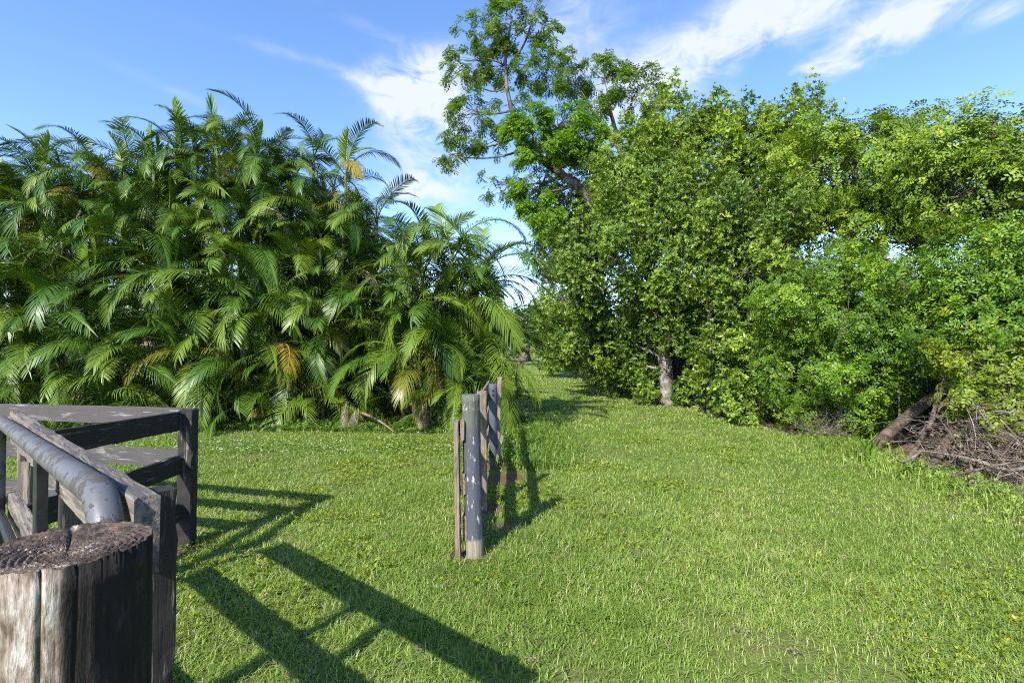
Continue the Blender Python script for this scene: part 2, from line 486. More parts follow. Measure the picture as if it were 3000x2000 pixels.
def ground_mat():
    m, nt = new_mat('lawn_soil')
    pos = nt.add('ShaderNodeNewGeometry').outputs['Position']
    n1 = nt.noise(pos, 1.1, 5, 0.6)
    n2 = nt.noise(pos, 9, 6, 0.7)
    n3 = nt.noise(pos, 60, 4, 0.7)
    green = nt.ramp(n2, [(0.3, (0.055, 0.090, 0.014)), (0.55, (0.120, 0.175, 0.028)), (0.75, (0.190, 0.230, 0.055))])
    thatch = nt.ramp(n3, [(0.3, (0.070, 0.050, 0.028)), (0.7, (0.210, 0.165, 0.095))])
    lawn = nt.mix(nt.step(nt.math('ADD', nt.math('MULTIPLY', n1, 0.5), nt.math('MULTIPLY', n3, 0.5)), 0.45, 0.68), green, thatch)
    litter = nt.ramp(n3, [(0.3, (0.045, 0.028, 0.016)), (0.5, (0.120, 0.075, 0.042)), (0.72, (0.270, 0.190, 0.110))])
    a = nt.add('ShaderNodeAttribute', attribute_name='litter').outputs['Fac']
    f = nt.step(nt.math('ADD', a, nt.math('MULTIPLY', nt.math('SUBTRACT', n2, 0.5), 0.9)), 0.4, 0.62)
    col = nt.mix(f, lawn, litter)
    bp = nt.add('ShaderNodeBump', {'Strength': 0.7, 'Distance': 0.03, 'Height': nt.math('ADD', n2, nt.math('MULTIPLY', n3, 0.5))})
    p = nt.add('ShaderNodeBsdfPrincipled', {'Base Color': col, 'Roughness': 0.95, 'Specular IOR Level': 0.15, 'Normal': bp.outputs[0]})
    nt.l.new(p.outputs[0], nt.out.inputs[0])
    return m


M['ground'] = ground_mat()


def lit_mask(X, Y):
    v = np.clip((X - edge_x(Y) + 0.42) / 0.5, 0, 1) * (Y > 3.5)
    v = np.maximum(v, np.clip((Y - 10.6) / 0.8, 0, 1) * (X < -2.2) * (Y < 17))
    for (sx, sy, r) in soil_spots():
        v = np.maximum(v, np.clip(1.3 - np.hypot(X - sx, Y - sy) / r, 0, 1))
    return v


def build_ground():
    def axis(lo, hi, mid0, mid1, step):
        a = np.arange(mid0, mid1 + 1e-6, step)
        out_lo = -np.geomspace(max(1, -mid0), -lo, 14)[1:][::-1]
        out_hi = np.geomspace(mid1, hi, 14)[1:]
        return np.concatenate([out_lo, a, out_hi])
    xs = axis(-900, 900, -10, 9, 0.2)
    ys = axis(-300, 1500, -3, 26, 0.2)
    X, Y = np.meshgrid(xs, ys)
    nx, ny = len(xs), len(ys)
    Z = np.zeros_like(X)
    v = np.stack([X, Y, Z], -1).reshape(-1, 3)
    i, j = np.meshgrid(np.arange(ny - 1), np.arange(nx - 1), indexing='ij')
    q = np.stack([i * nx + j, i * nx + j + 1, (i + 1) * nx + j + 1, (i + 1) * nx + j], -1).reshape(-1, 4)
    me = mesh_np('ground', v, q, None, [M['ground']], True, {'litter': lit_mask(X, Y).ravel()})
    o = link('ground', me)
    tag(o, kind='structure')
    # pond seen between the trunks
    m, nt = new_mat('pond_water')
    pos = nt.add('ShaderNodeNewGeometry').outputs['Position']
    bp = nt.add('ShaderNodeBump', {'Strength': 0.15, 'Distance': 0.05, 'Height': nt.noise(nt.mapping(pos, (1, 3, 1)), 2.0, 3)})
    p = nt.add('ShaderNodeBsdfPrincipled', {'Base Color': (0.03, 0.045, 0.05, 1), 'Roughness': 0.06, 'Normal': bp.outputs[0], 'Specular IOR Level': 0.6})
    nt.l.new(p.outputs[0], nt.out.inputs[0])
    rng = rs(4)
    ang = np.linspace(0, 2 * math.pi, 60, endpoint=False)
    rad = 1 + 0.12 * np.sin(ang * 3 + 1) + 0.06 * np.sin(ang * 7)
    ring = np.stack([30 + 21.5 * rad * np.cos(ang), 34 + 19 * rad * np.sin(ang), np.full(60, 0.012)], -1)
    vv = np.concatenate([ring, [[30, 34, 0.012]]])
    k = np.arange(60)
    tag(link('pond', mesh_np('pond', vv, None, np.stack([k, (k + 1) % 60, np.full(60, 60)], -1), [m])), kind='structure')


build_ground()


# ------------------------------------------------------------------ grass and weeds
def blades(P, h, w, az, lean, bend, rng, tint):
    n = len(P)
    d = np.stack([np.cos(az), np.sin(az), np.zeros(n)], -1)
    s = np.stack([-np.sin(az), np.cos(az), np.zeros(n)], -1) * (w / 2)[:, None]
    up = np.array([0, 0, 1.0])
    mid = P + d * (h * lean * 0.45)[:, None] + up * (h * 0.55)[:, None]
    tip = P + d * (h * (lean + bend))[:, None] + up * (h * (1 - 0.45 * bend))[:, None]
    V = np.stack([P - s * 0.8, P + s * 0.8, mid + s, mid - s, tip], 1)
    b = np.arange(n) * 5
    q = np.stack([b, b + 1, b + 2, b + 3], -1)
    t = np.stack([b + 3, b + 2, b + 4], -1)
    return V.reshape(-1, 3), q, t, np.repeat(tint, 5)


def value_noise(X, Y, scale, seed):
    rng = rs(seed)
    g = rng.rand(64, 64)
    x, y = X * scale, Y * scale
    xi, yi = np.floor(x).astype(int), np.floor(y).astype(int)
    fx, fy = x - xi, y - yi
    fx, fy = fx * fx * (3 - 2 * fx), fy * fy * (3 - 2 * fy)
    a = g[xi % 64, yi % 64]; b = g[(xi + 1) % 64, yi % 64]; c = g[xi % 64, (yi + 1) % 64]; d = g[(xi + 1) % 64, (yi + 1) % 64]
    return (a * (1 - fx) + b * fx) * (1 - fy) + (c * (1 - fx) + d * fx) * fy


def build_grass():
    rng = rs(11)
    VV, QQ, TT, AA, n0 = [], [], [], [], 0
    rings = [(1.9, 3.2, 6800, 0.040, 0.080, 0.0044), (3.2, 4.6, 6000, 0.036, 0.072, 0.0050), (4.6, 6.5, 3800, 0.032, 0.066, 0.0060), (6.5, 10, 1750, 0.030, 0.06, 0.008),
             (10, 15, 560, 0.035, 0.07, 0.014), (15, 24, 260, 0.035, 0.07, 0.024), (24, 48, 70, 0.04, 0.075, 0.05)]
    for y0, y1, den, h0, h1, w in rings:
        xl, xr = max(-(y1 * 1.06 + 0.6), -14), min(y1 * 1.06 + 0.6, 6.0)
        if y0 >= 10:
            xl = -3.5
        n = int((xr - xl) * (y1 - y0) * den)
        X = rng.uniform(xl, xr, n)
        Y = rng.uniform(y0, y1, n)
        L = lit_mask(X, Y) + (value_noise(X, Y, 3.0, 5) - 0.5) * 0.7
        dens = 0.45 + 0.75 * value_noise(X, Y, 1.7, 9) * (0.6 + 0.7 * value_noise(X, Y, 6.0, 19))
        keep = (rng.rand(n) > L * 1.25) & (X < edge_x(Y) + 0.35) & (np.abs(X) < Y * 1.06 + 0.7) & (rng.rand(n) < dens + 0.25)
        worn = (value_noise(X, Y, 0.8, 71) * 0.6 + value_noise(X, Y, 2.6, 72) * 0.4) > 0.66
        keep &= ~(worn & (rng.rand(n) < 0.45))
        keep &= ~((X < -2.0) & (Y > 10.9) & (Y < 18))
        X, Y = X[keep], Y[keep]
        n = len(X)
        patch = value_noise(X, Y, 0.9, 3)
        h = rng.uniform(h0, h1, n) * (0.5 + 0.6 * patch)
        clump = (value_noise(X, Y, 0.55, 61) + 0.5 * value_noise(X, Y, 2.7, 62)) > 1.02
        h[clump] *= 1.45
        tint = np.clip(0.42 + 0.30 * rng.randn(n) + 0.35 * (value_noise(X, Y, 1.3, 21) - 0.5), 0, 1)
        tint[clump] -= 0.16
        tint = np.clip(tint, 0, 1)
        dry = rng.rand(n) < 0.03 + 0.17 * value_noise(X, Y, 2.2, 31)
        tint[dry] = rng.uniform(1.1, 1.5, dry.sum())
        v, q, t, a = blades(np.stack([X, Y, np.zeros(n)], -1), h, np.full(n, w) * rng.uniform(0.7, 1.3, n), rng.uniform(0, 6.283, n),
                            rng.uniform(0.1, 1.3, n), rng.uniform(0.05, 0.8, n), rng, tint)
        VV.append(v); QQ.append(q + n0); TT.append(t + n0); AA.append(a); n0 += len(v)
    me = mesh_np('lawn_grass', np.concatenate(VV), np.concatenate(QQ), np.concatenate(TT), [M['grass']], False, {'tint': np.concatenate(AA)})
    tag(link('lawn_grass', me), 'short mown green lawn grass covering the ground and the path', 'grass', kind='stuff')


# ---- leaf cluster templates: vertices, triangles
def leaf_outline(L, W, fine):
    if fine:
        return np.array([[0, 0, 0], [0.35 * L, 0.42 * W, 0.04 * L], [0.75 * L, 0.36 * W, 0.02 * L], [L, 0, -0.06 * L], [0.75 * L, -0.36 * W, 0.02 * L], [0.35 * L, -0.42 * W, 0.04 * L]]), \
            np.array([[0, 1, 5], [1, 2, 5], [2, 4, 5], [2, 3, 4]])
    return np.array([[0, 0, 0], [0.55 * L, 0.5 * W, 0.05 * L], [L, 0, -0.05 * L], [0.55 * L, -0.5 * W, 0.05 * L]]), np.array([[0, 1, 2], [0, 2, 3]])


def rot_z(v, a):
    c, s = math.cos(a), math.sin(a)
    return np.stack([v[:, 0] * c - v[:, 1] * s, v[:, 0] * s + v[:, 1] * c, v[:, 2]], -1)


def rot_y(v, a):
    c, s = math.cos(a), math.sin(a)
    return np.stack([v[:, 0] * c + v[:, 2] * s, v[:, 1], -v[:, 0] * s + v[:, 2] * c], -1)


def template(kind, fine, rng):
    V, T, Lf, n0 = [], [], [], 0

    def put(v, t, k):
        nonlocal n0
        V.append(v); T.append(t + n0); Lf.append(np.full(len(v), k)); n0 += len(v)
    if kind == 'rosette':              # leaves round a twig tip
        n = rng.randint(6, 9)
        for k in range(n):
            v, t = leaf_outline(rng.uniform(0.75, 1.1), rng.uniform(0.32, 0.42), fine)
            v = rot_y(v, -R(rng.uniform(5, 55)))
            v = rot_z(v, 2 * math.pi * k / n + rng.uniform(-0.35, 0.35))
            put(v + [0, 0, rng.uniform(-0.25, 0.15)], t, k)
    elif kind == 'pinnate':            # leaflets in pairs along a short stalk
        n = rng.randint(4, 6)
        k = 0
        for i in range(n):
            for sgn in (-1, 1):
                v, t = leaf_outline(rng.uniform(0.5, 0.75), rng.uniform(0.28, 0.38), fine)
                v = rot_y(v, -R(rng.uniform(-25, 35)))
                v = rot_z(v, sgn * R(rng.uniform(45, 80)))
                put(v + [-0.6 + 0.36 * i, 0, 0.10 * math.sin(i)], t, k)
                k += 1
        v, t = leaf_outline(0.65, 0.34, fine)
        put(v + [-0.6 + 0.36 * n, 0, 0], t, k)
    elif kind == 'feather':            # drooping ferny spray of thin pinnae
        n = 8
        k = 0
        for i in range(n):
            x = -0.9 + 0.26 * i
            for sgn in (-1, 1):
                L = 0.75 * math.sin(math.pi * (0.2 + 0.75 * i / n)) + 0.15
                v, t = leaf_outline(L, 0.2, False)
                v = rot_y(v, R(rng.uniform(-5, 30)))
                v = rot_z(v, sgn * R(rng.uniform(45, 70)))
                put(v + [x, 0, -0.13 * (x + 0.9) ** 2], t, k)
                k += 1
    return np.concatenate(V), np.concatenate(T), np.concatenate(Lf)


TEMPL = {}
for _k in ('rosette', 'pinnate', 'feather'):
    for _f in (False, True):
        _r = rs(77)
        TEMPL[(_k, _f)] = [template(_k, _f, _r) for _ in range(6)]


def scatter(kind, fine, P, A, size, tint, rng, droop=False):
    """copies of the leaf cluster at P with axis A, each with its own roll and size"""
    n = len(P)
    if droop:                          # the spray hangs along A
        xa = norm(A)
        up = np.array([0, 0, 1.0]) + 0.5 * rng.randn(n, 3)
        za = norm(up - xa * (up * xa).sum(1, keepdims=True))
        ya = np.cross(za, xa)
    else:
        za = norm(A)
        r = rng.randn(n, 3)
        xa = norm(r - za * (r * za).sum(1, keepdims=True))
        ya = np.cross(za, xa)
    which = rng.randint(0, 6, n)
    VV, TT, AA, n0 = [], [], [], 0
    for w in range(6):
        idx = np.where(which == w)[0]
        if not len(idx):
            continue
        tv, tt, lf = TEMPL[(kind, fine)][w]
        s = size[idx][:, None, None]
        v = P[idx][:, None, :] + s * (tv[None, :, 0:1] * xa[idx][:, None, :] + tv[None, :, 1:2] * ya[idx][:, None, :] + tv[None, :, 2:3] * za[idx][:, None, :])
        m = len(tv)
        t = tt[None] + (np.arange(len(idx)) * m)[:, None, None] + n0
        jit = rng.uniform(-0.22, 0.22, (len(idx), lf.max() + 1))[:, lf]
        AA.append(np.clip(tint[idx][:, None] + jit, 0, 1).ravel())
        VV.append(v.reshape(-1, 3)); TT.append(t.reshape(-1, 3)); n0 += len(idx) * m
    return np.concatenate(VV), np.concatenate(TT), np.concatenate(AA)


def weed_patch(name, label, pts_fn, n, hmin, hmax, leaf, seed, ngrass=0, gh=(0.15, 0.4), mat='weed', flowers=0, gw=0.008):
    rng = rs(seed)
    X, Y, H = pts_fn(n, rng)
    V, T, A = scatter('rosette', False, np.stack([X, Y, H * rng.uniform(0.15, 1, n)], -1), np.stack([0.5 * rng.randn(n), 0.5 * rng.randn(n), np.ones(n)], -1),
                      rng.uniform(0.6, 1.3, n) * leaf, np.clip(rng.uniform(0.2, 0.85, n), 0, 1), rng)
    VV, QQ, TT, AA = [V], [], [T], [A]
    n0 = len(V)
    if ngrass:
        X, Y, H = pts_fn(ngrass, rng)
        h = rng.uniform(gh[0], gh[1], ngrass) * (0.6 + 0.4 * H / max(1e-6, hmax))
        v, q, t, a = blades(np.stack([X, Y, np.zeros(ngrass)], -1), h, np.full(ngrass, gw) * rng.uniform(0.6, 1.4, ngrass), rng.uniform(0, 6.28, ngrass), rng.uniform(0.1, 0.8, ngrass),
                            rng.uniform(0.1, 0.8, ngrass), rng, np.clip(rng.uniform(0.3, 1.05, ngrass), 0, 1))
        VV.append(v); QQ.append(q + n0); TT.append(t + n0); AA.append(a); n0 += len(v)
    nq = sum(len(q) for q in QQ)
    nt_ = sum(len(t) for t in TT)
    midx = np.zeros(nq + nt_, int)
    if flowers:
        X, Y, H = pts_fn(flowers, rng)
        c = np.stack([X, Y, H * 0.8 + 0.03], -1)
        s = 0.011
        k = np.arange(flowers) * 4
        v = c[:, None, :] + np.array([[-s, -s, 0], [s, -s, 0.004], [s, s, 0], [-s, s, 0.004]])[None]
        QQ.append(np.stack([k, k + 1, k + 2, k + 3], -1) + n0)
        VV.append(v.reshape(-1, 3)); AA.append(np.zeros(flowers * 4))
        midx = np.concatenate([np.zeros(nq, int), np.ones(flowers, int), np.zeros(nt_, int)])
    me = mesh_np(name, np.concatenate(VV), np.concatenate(QQ) if QQ else None, np.concatenate(TT), [M[mat], M['flower']], False, {'tint': np.concatenate(AA)}, midx)
    return tag(link(name, me), label, 'weeds', kind='stuff')


build_grass()


def fence_weeds(n, rng):
    Y = rng.uniform(6.7, 11.5, n)
    c = np.interp(Y, [6.7, 8, 10, 11.5], [0.3, 0.4, 0.45, 0.45])
    X = c + rng.randn(n) * np.interp(Y, [6.7, 8, 11.5], [0.25, 0.34, 0.34])
    H = (0.08 + 0.26 * value_noise(X, Y, 1.6, 41)) * np.clip(1.25 - np.abs(X - c) / 1.0, 0.2, 1)
    return X, Y, H


def palm_foot_weeds(n, rng):
    X = rng.uniform(-11.5, -0.3, n)
    Y = np.interp(X, [-11.5, -6, -3, -1.5, -0.3], [10.4, 9.9, 9.7, 9.5, 9.6]) + np.abs(rng.randn(n)) * 0.75
    H = 0.06 + 0.30 * value_noise(X, Y, 1.2, 43) * np.clip((Y - 9.4) / 0.8, 0.15, 1)
    return X, Y, H


def brush_foot(n, rng):
    Y = rng.uniform(4.3, 9.0, n)
    X = edge_x(Y) - 0.25 + rng.randn(n) * 0.28
    H = 0.08 + 0.22 * value_noise(X, Y, 2.0, 47)
    return X, Y, H


def lawn_weeds(n, rng):
    X = rng.uniform(-4, 4.6, n * 4)
    Y = rng.uniform(2.1, 9.0, n * 4)
    f = value_noise(X, Y, 0.9, 51) + 0.5 * value_noise(X, Y, 3.1, 52)
    w = (f > 0.98) & (np.abs(X) < Y)
    X, Y = X[w][:n], Y[w][:n]
    k = len(X)
    if k < n:
        X = np.concatenate([X, X[:n - k] + 0.02]); Y = np.concatenate([Y, Y[:n - k] + 0.02])
    return X, Y, np.full(len(X), 0.045)


def clover_strip(n, rng):
    X = rng.uniform(-8, -0.6, n)
    Y = 7.6 + np.abs(rng.randn(n)) * 0.9
    return X, Y, np.full(n, 0.06)


weed_patch('fence_weeds', 'tall leafy weeds and long grass growing behind the old fence posts', fence_weeds, 1300, 0.1, 0.44, 0.036, 21, 4200, (0.10, 0.36))
weed_patch('palm_foot_weeds', 'low leafy weeds along the foot of the palm hedge', palm_foot_weeds, 5200, 0.06, 0.36, 0.055, 22, 7000, (0.08, 0.30))
weed_patch('brush_foot_grass', 'long grass along the foot of the brush and shrubs', brush_foot, 500, 0.08, 0.30, 0.045, 23, 5000, (0.08, 0.26), gw=0.008, mat='grass')
weed_patch('lawn_weeds', 'lime green broad-leaved weeds low in the lawn', lawn_weeds, 5200, 0.03, 0.05, 0.027, 24, mat='yellow_leaf')


def fallen_leaves():
    """dry brown leaves dropped on the lawn and along the trees"""
    rng = rs(63)
    Y1 = rng.uniform(4.5, 22, 2600)
    X1 = edge_x(Y1) - np.abs(rng.randn(2600)) * 0.5 + 0.35
    Y2 = rng.uniform(2.2, 12, 260)
    X2 = rng.uniform(-1, 1, 260) * Y2 * 0.9
    X, Y = np.concatenate([X1, X2]), np.concatenate([Y1, Y2])
    n = len(X)
    V, T, A = scatter('pinnate', False, np.stack([X, Y, rng.uniform(0.012, 0.04, n)], -1), np.stack([0.4 * rng.randn(n), 0.4 * rng.randn(n), np.ones(n)], -1), rng.uniform(0.02, 0.04, n), rng.uniform(0, 1, n), rng)
    tag(link('fallen_leaves', mesh_np('fallen_leaves', V, None, T, [M['palm_dead']], False, {'tint': A})), 'dry brown leaves scattered on the lawn edge under the trees', 'leaves', kind='stuff')


fallen_leaves()
weed_patch('clover_strip', 'low clover with tiny white flowers in the lawn before the palms', clover_strip, 2200, 0.03, 0.06, 0.03, 25, flowers=200)


# ------------------------------------------------------------------ timber fences
def timber(name, p0, p1, a, b, mat, parent, side=None, round_=False, segs=14, rough=0.002, seed=0, taper=1.0, sides=None):
    """a length of timber from p0 to p1; a = size along `side`, b = the other size; grain along local X"""
    rng = rs(seed + 500)
    p0, p1 = Vector(p0), Vector(p1)
    d = p1 - p0
    L = d.length
    x = d.normalized()
    s = Vector(side) if side is not None else Vector((0, 0, 1))
    z = (s - x * s.dot(x)).normalized()
    y = z.cross(x)
    if round_:
        k = sides or 28
        ang = np.arange(k) * 2 * math.pi / k
        sec = np.stack([np.cos(ang) * b / 2, np.sin(ang) * a / 2], -1)
        wobble = 1 + 0.03 * np.sin(ang * 2 + rng.uniform(0, 6)) + 0.012 * rng.randn(k)
        sec = sec * wobble[:, None]
    else:
        c = min(a, b) * 0.09
        sec = np.array([[b / 2 - c, -a / 2], [b / 2, -a / 2 + c], [b / 2, a / 2 - c], [b / 2 - c, a / 2], [-b / 2 + c, a / 2], [-b / 2, a / 2 - c], [-b / 2, -a / 2 + c], [-b / 2 + c, -a / 2]])
    k = len(sec)
    V = []
    for i in range(segs + 1):
        t = i / segs
        r = sec * (1 + (taper - 1) * t) + rng.randn(k, 2) * rough
        V.append(np.column_stack([np.full(k, t * L) + (rng.randn(k) * rough * 1.5 if i in (0, segs) else 0), r]))
    V = np.concatenate(V + [[[0, 0, 0]], [[L - 0.003, 0, 0]]])
    i, j = np.meshgrid(np.arange(segs), np.arange(k), indexing='ij')
    j2 = (j + 1) % k
    Q = np.stack([i * k + j, i * k + j2, (i + 1) * k + j2, (i + 1) * k + j], -1).reshape(-1, 4)
    kk = np.arange(k)
    n = (segs + 1) * k
    T = np.concatenate([np.stack([np.full(k, n), (kk + 1) % k, kk], -1), np.stack([np.full(k, n + 1), segs * k + kk, segs * k + (kk + 1) % k], -1)])
    me = mesh_np(name, V, Q, T, [mat], False)
    if round_:
        me.polygons.foreach_set('use_smooth', np.concatenate([np.ones(len(Q), bool), np.zeros(len(T), bool)]))
    Mx = Matrix(((x.x, y.x, z.x, p0.x), (x.y, y.y, z.y, p0.y), (x.z, y.z, z.z, p0.z), (0, 0, 0, 1)))
    return link(name, me, parent, Mx)


def near_round_post():
    cx, cy, r, H = -0.64, 0.74, 0.1, 1.318
    root = empty('round_gate_post', (cx, cy, 0), 'thick round weathered gate post with ringed end grain in the near left corner', 'post')
    rng = rs(8)
    nth, nz, nr = 240, 40, 50
    th = np.arange(nth) * 2 * math.pi / nth
    cracks = []
    for k in range(34):
        cracks.append((rng.uniform(0, 2 * math.pi), rng.uniform(0.006, 0.02), rng.uniform(0.0006, 0.003), rng.uniform(0.2, 1.1)))
    cracks += [(R(-95), 0.02, 0.005, 1.0), (R(-62), 0.014, 0.005, 0.8), (R(-120), 0.016, 0.004, 0.6)]
    fine = np.convolve(np.tile(rng.randn(nth), 3), np.ones(3) / 3, 'same')[nth:2 * nth] * 0.0009

    def radius(z):
        rr = r * (1 + 0.015 * np.sin(th * 2 + 0.6)) + fine
        for (c, w, dep, up) in cracks:
            cc = c + 0.05 * math.sin(z * 5 + c * 7)
            d = (th - cc + math.pi) % (2 * math.pi) - math.pi
            if z > H - 1.2 * up:
                rr = rr - dep * np.exp(-(d / w) ** 2) * min(1, (z - (H - 1.2 * up)) / 0.3)
        return rr
    V = []
    for i in range(nz + 1):
        z = -0.1 + (H + 0.1) * i / nz
        rr = radius(z)
        zz = np.full(nth, z)
        if i == nz:
            zz = zz + 0.0025 * np.convolve(np.tile(rng.randn(nth), 3), np.ones(4) / 4, 'same')[nth:2 * nth]
            rtop = rr
        V.append(np.stack([rr * np.cos(th), rr * np.sin(th), zz], -1))
    # growth rings worn into steps across the top
    ecc = np.array([0.018, -0.008])
    for i in range(1, nr):
        f = 1 - i / nr
        x, y = rtop * f * np.cos(th), rtop * f * np.sin(th)
        d = np.hypot(x - ecc[0], y - ecc[1]) + 0.0012 * np.sin(th * 5 + 2) + 0.0008 * np.sin(th * 11)
        ph = (d / 0.0085) % 1.0
        amp = 0.0058 * np.clip((d - 0.018) / 0.03, 0, 1) * min(1.0, i / 5)
        bowl = -0.012 * np.exp(-(d / 0.05) ** 2)
        rad_crack = -0.006 * np.exp(-(((th - 2.2 + math.pi) % (2 * math.pi) - math.pi) / 0.06) ** 2)
        zz = H - 0.001 + bowl - amp * (1 - ph ** 0.7) + rad_crack + rng.randn(nth) * 0.0006
        V.append(np.stack([x, y, zz], -1))
    rows = nz + nr
    V = np.concatenate(V + [[[0, 0, H - 0.012]]])
    i, j = np.meshgrid(np.arange(rows - 1), np.arange(nth), indexing='ij')
    j2 = (j + 1) % nth
    Q = np.stack([i * nth + j, i * nth + j2, (i + 1) * nth + j2, (i + 1) * nth + j], -1).reshape(-1, 4)
    k = np.arange(nth)
    T = np.stack([np.full(nth, rows * nth), (rows - 1) * nth + k, (rows - 1) * nth + (k + 1) % nth], -1)
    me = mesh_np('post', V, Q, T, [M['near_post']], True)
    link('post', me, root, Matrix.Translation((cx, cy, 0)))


near_round_post()


def tube_gate():
    root = empty('tube_gate', (-0.76, 0.97, 0), 'bent steel tube gate with peeling lilac grey paint beside the near post', 'gate')
    a, b = np.array([-0.735, 0.945]), np.array([-2.72, 2.72])
    d = (b - a) / np.linalg.norm(b - a)
    L = np.linalg.norm(b - a)
    r = 0.16

    def at(s, z):
        return [a[0] + d[0] * s, a[1] + d[1] * s, z]
    z1, z0, zl = 1.318, 1.222, 0.22
    pts = [at(0, zl), at(0, 0.7), at(0, z1 - r)]
    for k in range(1, 10):
        q = math.pi / 2 * k / 10
        pts.append(at(r * (1 - math.cos(q)), z1 - r + r * math.sin(q)))
    for s in np.linspace(r, L - r, 14):
        pts.append(at(s, z1 + (z0 - z1) * (s / L)))
    for k in range(1, 10):
        q = math.pi / 2 * k / 10
        pts.append(at(L - r + r * math.sin(q), z0 - r + r * math.cos(q)))
    pts += [at(L, 0.7), at(L, zl)]
    t = Tubes()
    t.add(pts, 0.029, 20)
    link('frame_tube', t.mesh('frame_tube', M['pipe']), root)
    for z in (0.80, 0.38):
        t = Tubes()
        t.add([at(0.02, z), at(L / 2, z - 0.02), at(L - 0.02, z - 0.05)], 0.02, 12)
        link('rail_tube', t.mesh('rail_tube', M['black_metal']), root)
    for s in (0.98,):
        ztop = z1 + (z0 - z1) * s / L - 0.02
        timber('upright', at(s, 0.2), at(s, ztop), 0.075, 0.03, M['black_metal'], root, (d[0], d[1], 0), seed=3, rough=0.0006)
        t = Tubes()
        q = np.linspace(0, 2 * math.pi, 16, endpoint=True)
        c = at(s - 0.02, 0.93)
        t.add([[c[0] - 0.03 * d[0] * math.cos(k) - 0.03 * 0.7 * 1, c[1] - 0.03 * d[1] * math.cos(k) - 0.03 * 0.7, c[2] + 0.03 * math.sin(k)] for k in q], 0.006, 6)
        link('latch_ring', t.mesh('latch_ring', M['pipe']), root)


tube_gate()


def gate_side_fence():
    root = empty('gate_side_fence', (-0.82, 1.18, 0), 'weathered board fence section right behind the bent tube gate', 'fence')
    a, b = np.array([-0.71, 1.0]), np.array([-2.68, 2.765])
    d = (b - a) / np.linalg.norm(b - a)
    nrm = np.array([d[1], -d[0]])
    if nrm[0] < 0:
        nrm = -nrm
    for k, (z0, z1, h) in enumerate(((1.235, 1.185, 0.155), (0.80, 0.76, 0.14), (0.38, 0.35, 0.14))):
        timber('rail', (a[0], a[1], z0), (b[0], b[1], z1), h, 0.042, M['grey_board'], root, (0, 0, 1), seed=k + 10, segs=30, rough=0.0022)
    pa = a + nrm * 0.058 + d * 0.20
    timber('post', (pa[0], pa[1], -0.1), (pa[0] + 0.010, pa[1], 1.275), 0.062, 0.062, M['black_board'], root, (d[0], d[1], 0), seed=14, segs=24, rough=0.002)
    pm = (a + b) / 2 + nrm * 0.07
    timber('post', (pm[0], pm[1], -0.1), (pm[0], pm[1], 1.16), 0.085, 0.085, M['black_board'], root, (d[0], d[1], 0), seed=15, rough=0.002)


gate_side_fence()


def corner_fence():
    root = empty('corner_fence', (-2.66, 4.18, 0), 'black three-board fence turning a corner at the square post on the left', 'fence')
    c = Vector((-2.66, 4.2, 0))
    e = Vector((-2.80, 2.98, 0))
    l = Vector((-5.6, 5.15, 0))
    timber('post', (c.x, c.y, -0.1), (c.x + 0.01, c.y, 1.10), 0.12, 0.10, M['black_board'], root, (1, 0.1, 0), seed=21, segs=20, rough=0.0025)
    timber('post', (e.x, e.y, -0.1), (e.x, e.y, 1.13), 0.07, 0.09, M['grey_board'], root, (1, 0.1, 0), seed=22, rough=0.002)
    timber('post', (l.x, l.y, -0.1), (l.x, l.y, 1.12), 0.11, 0.10, M['black_board'], root, (1, 0.1, 0), seed=23, rough=0.002)
    for k, (zc, ze, zl) in enumerate(((1.015, 1.04, 0.985), (0.665, 0.64, 0.64), (0.285, 0.27, 0.27))):
        timber('rail', (c.x - 0.02, c.y - 0.075, zc), (e.x + 0.06, e.y - 0.10, ze), 0.15, 0.035, M['black_board'], root, (0, 0, 1), seed=31 + k, segs=24)
        timber('rail', (c.x + 0.02, c.y - 0.095 if False else c.y + 0.072, zc + 0.012), (l.x, l.y - 0.03, zl), 0.15, 0.035, M['faded_board'], root, (0, 0, 1), seed=41 + k, segs=30)


corner_fence()


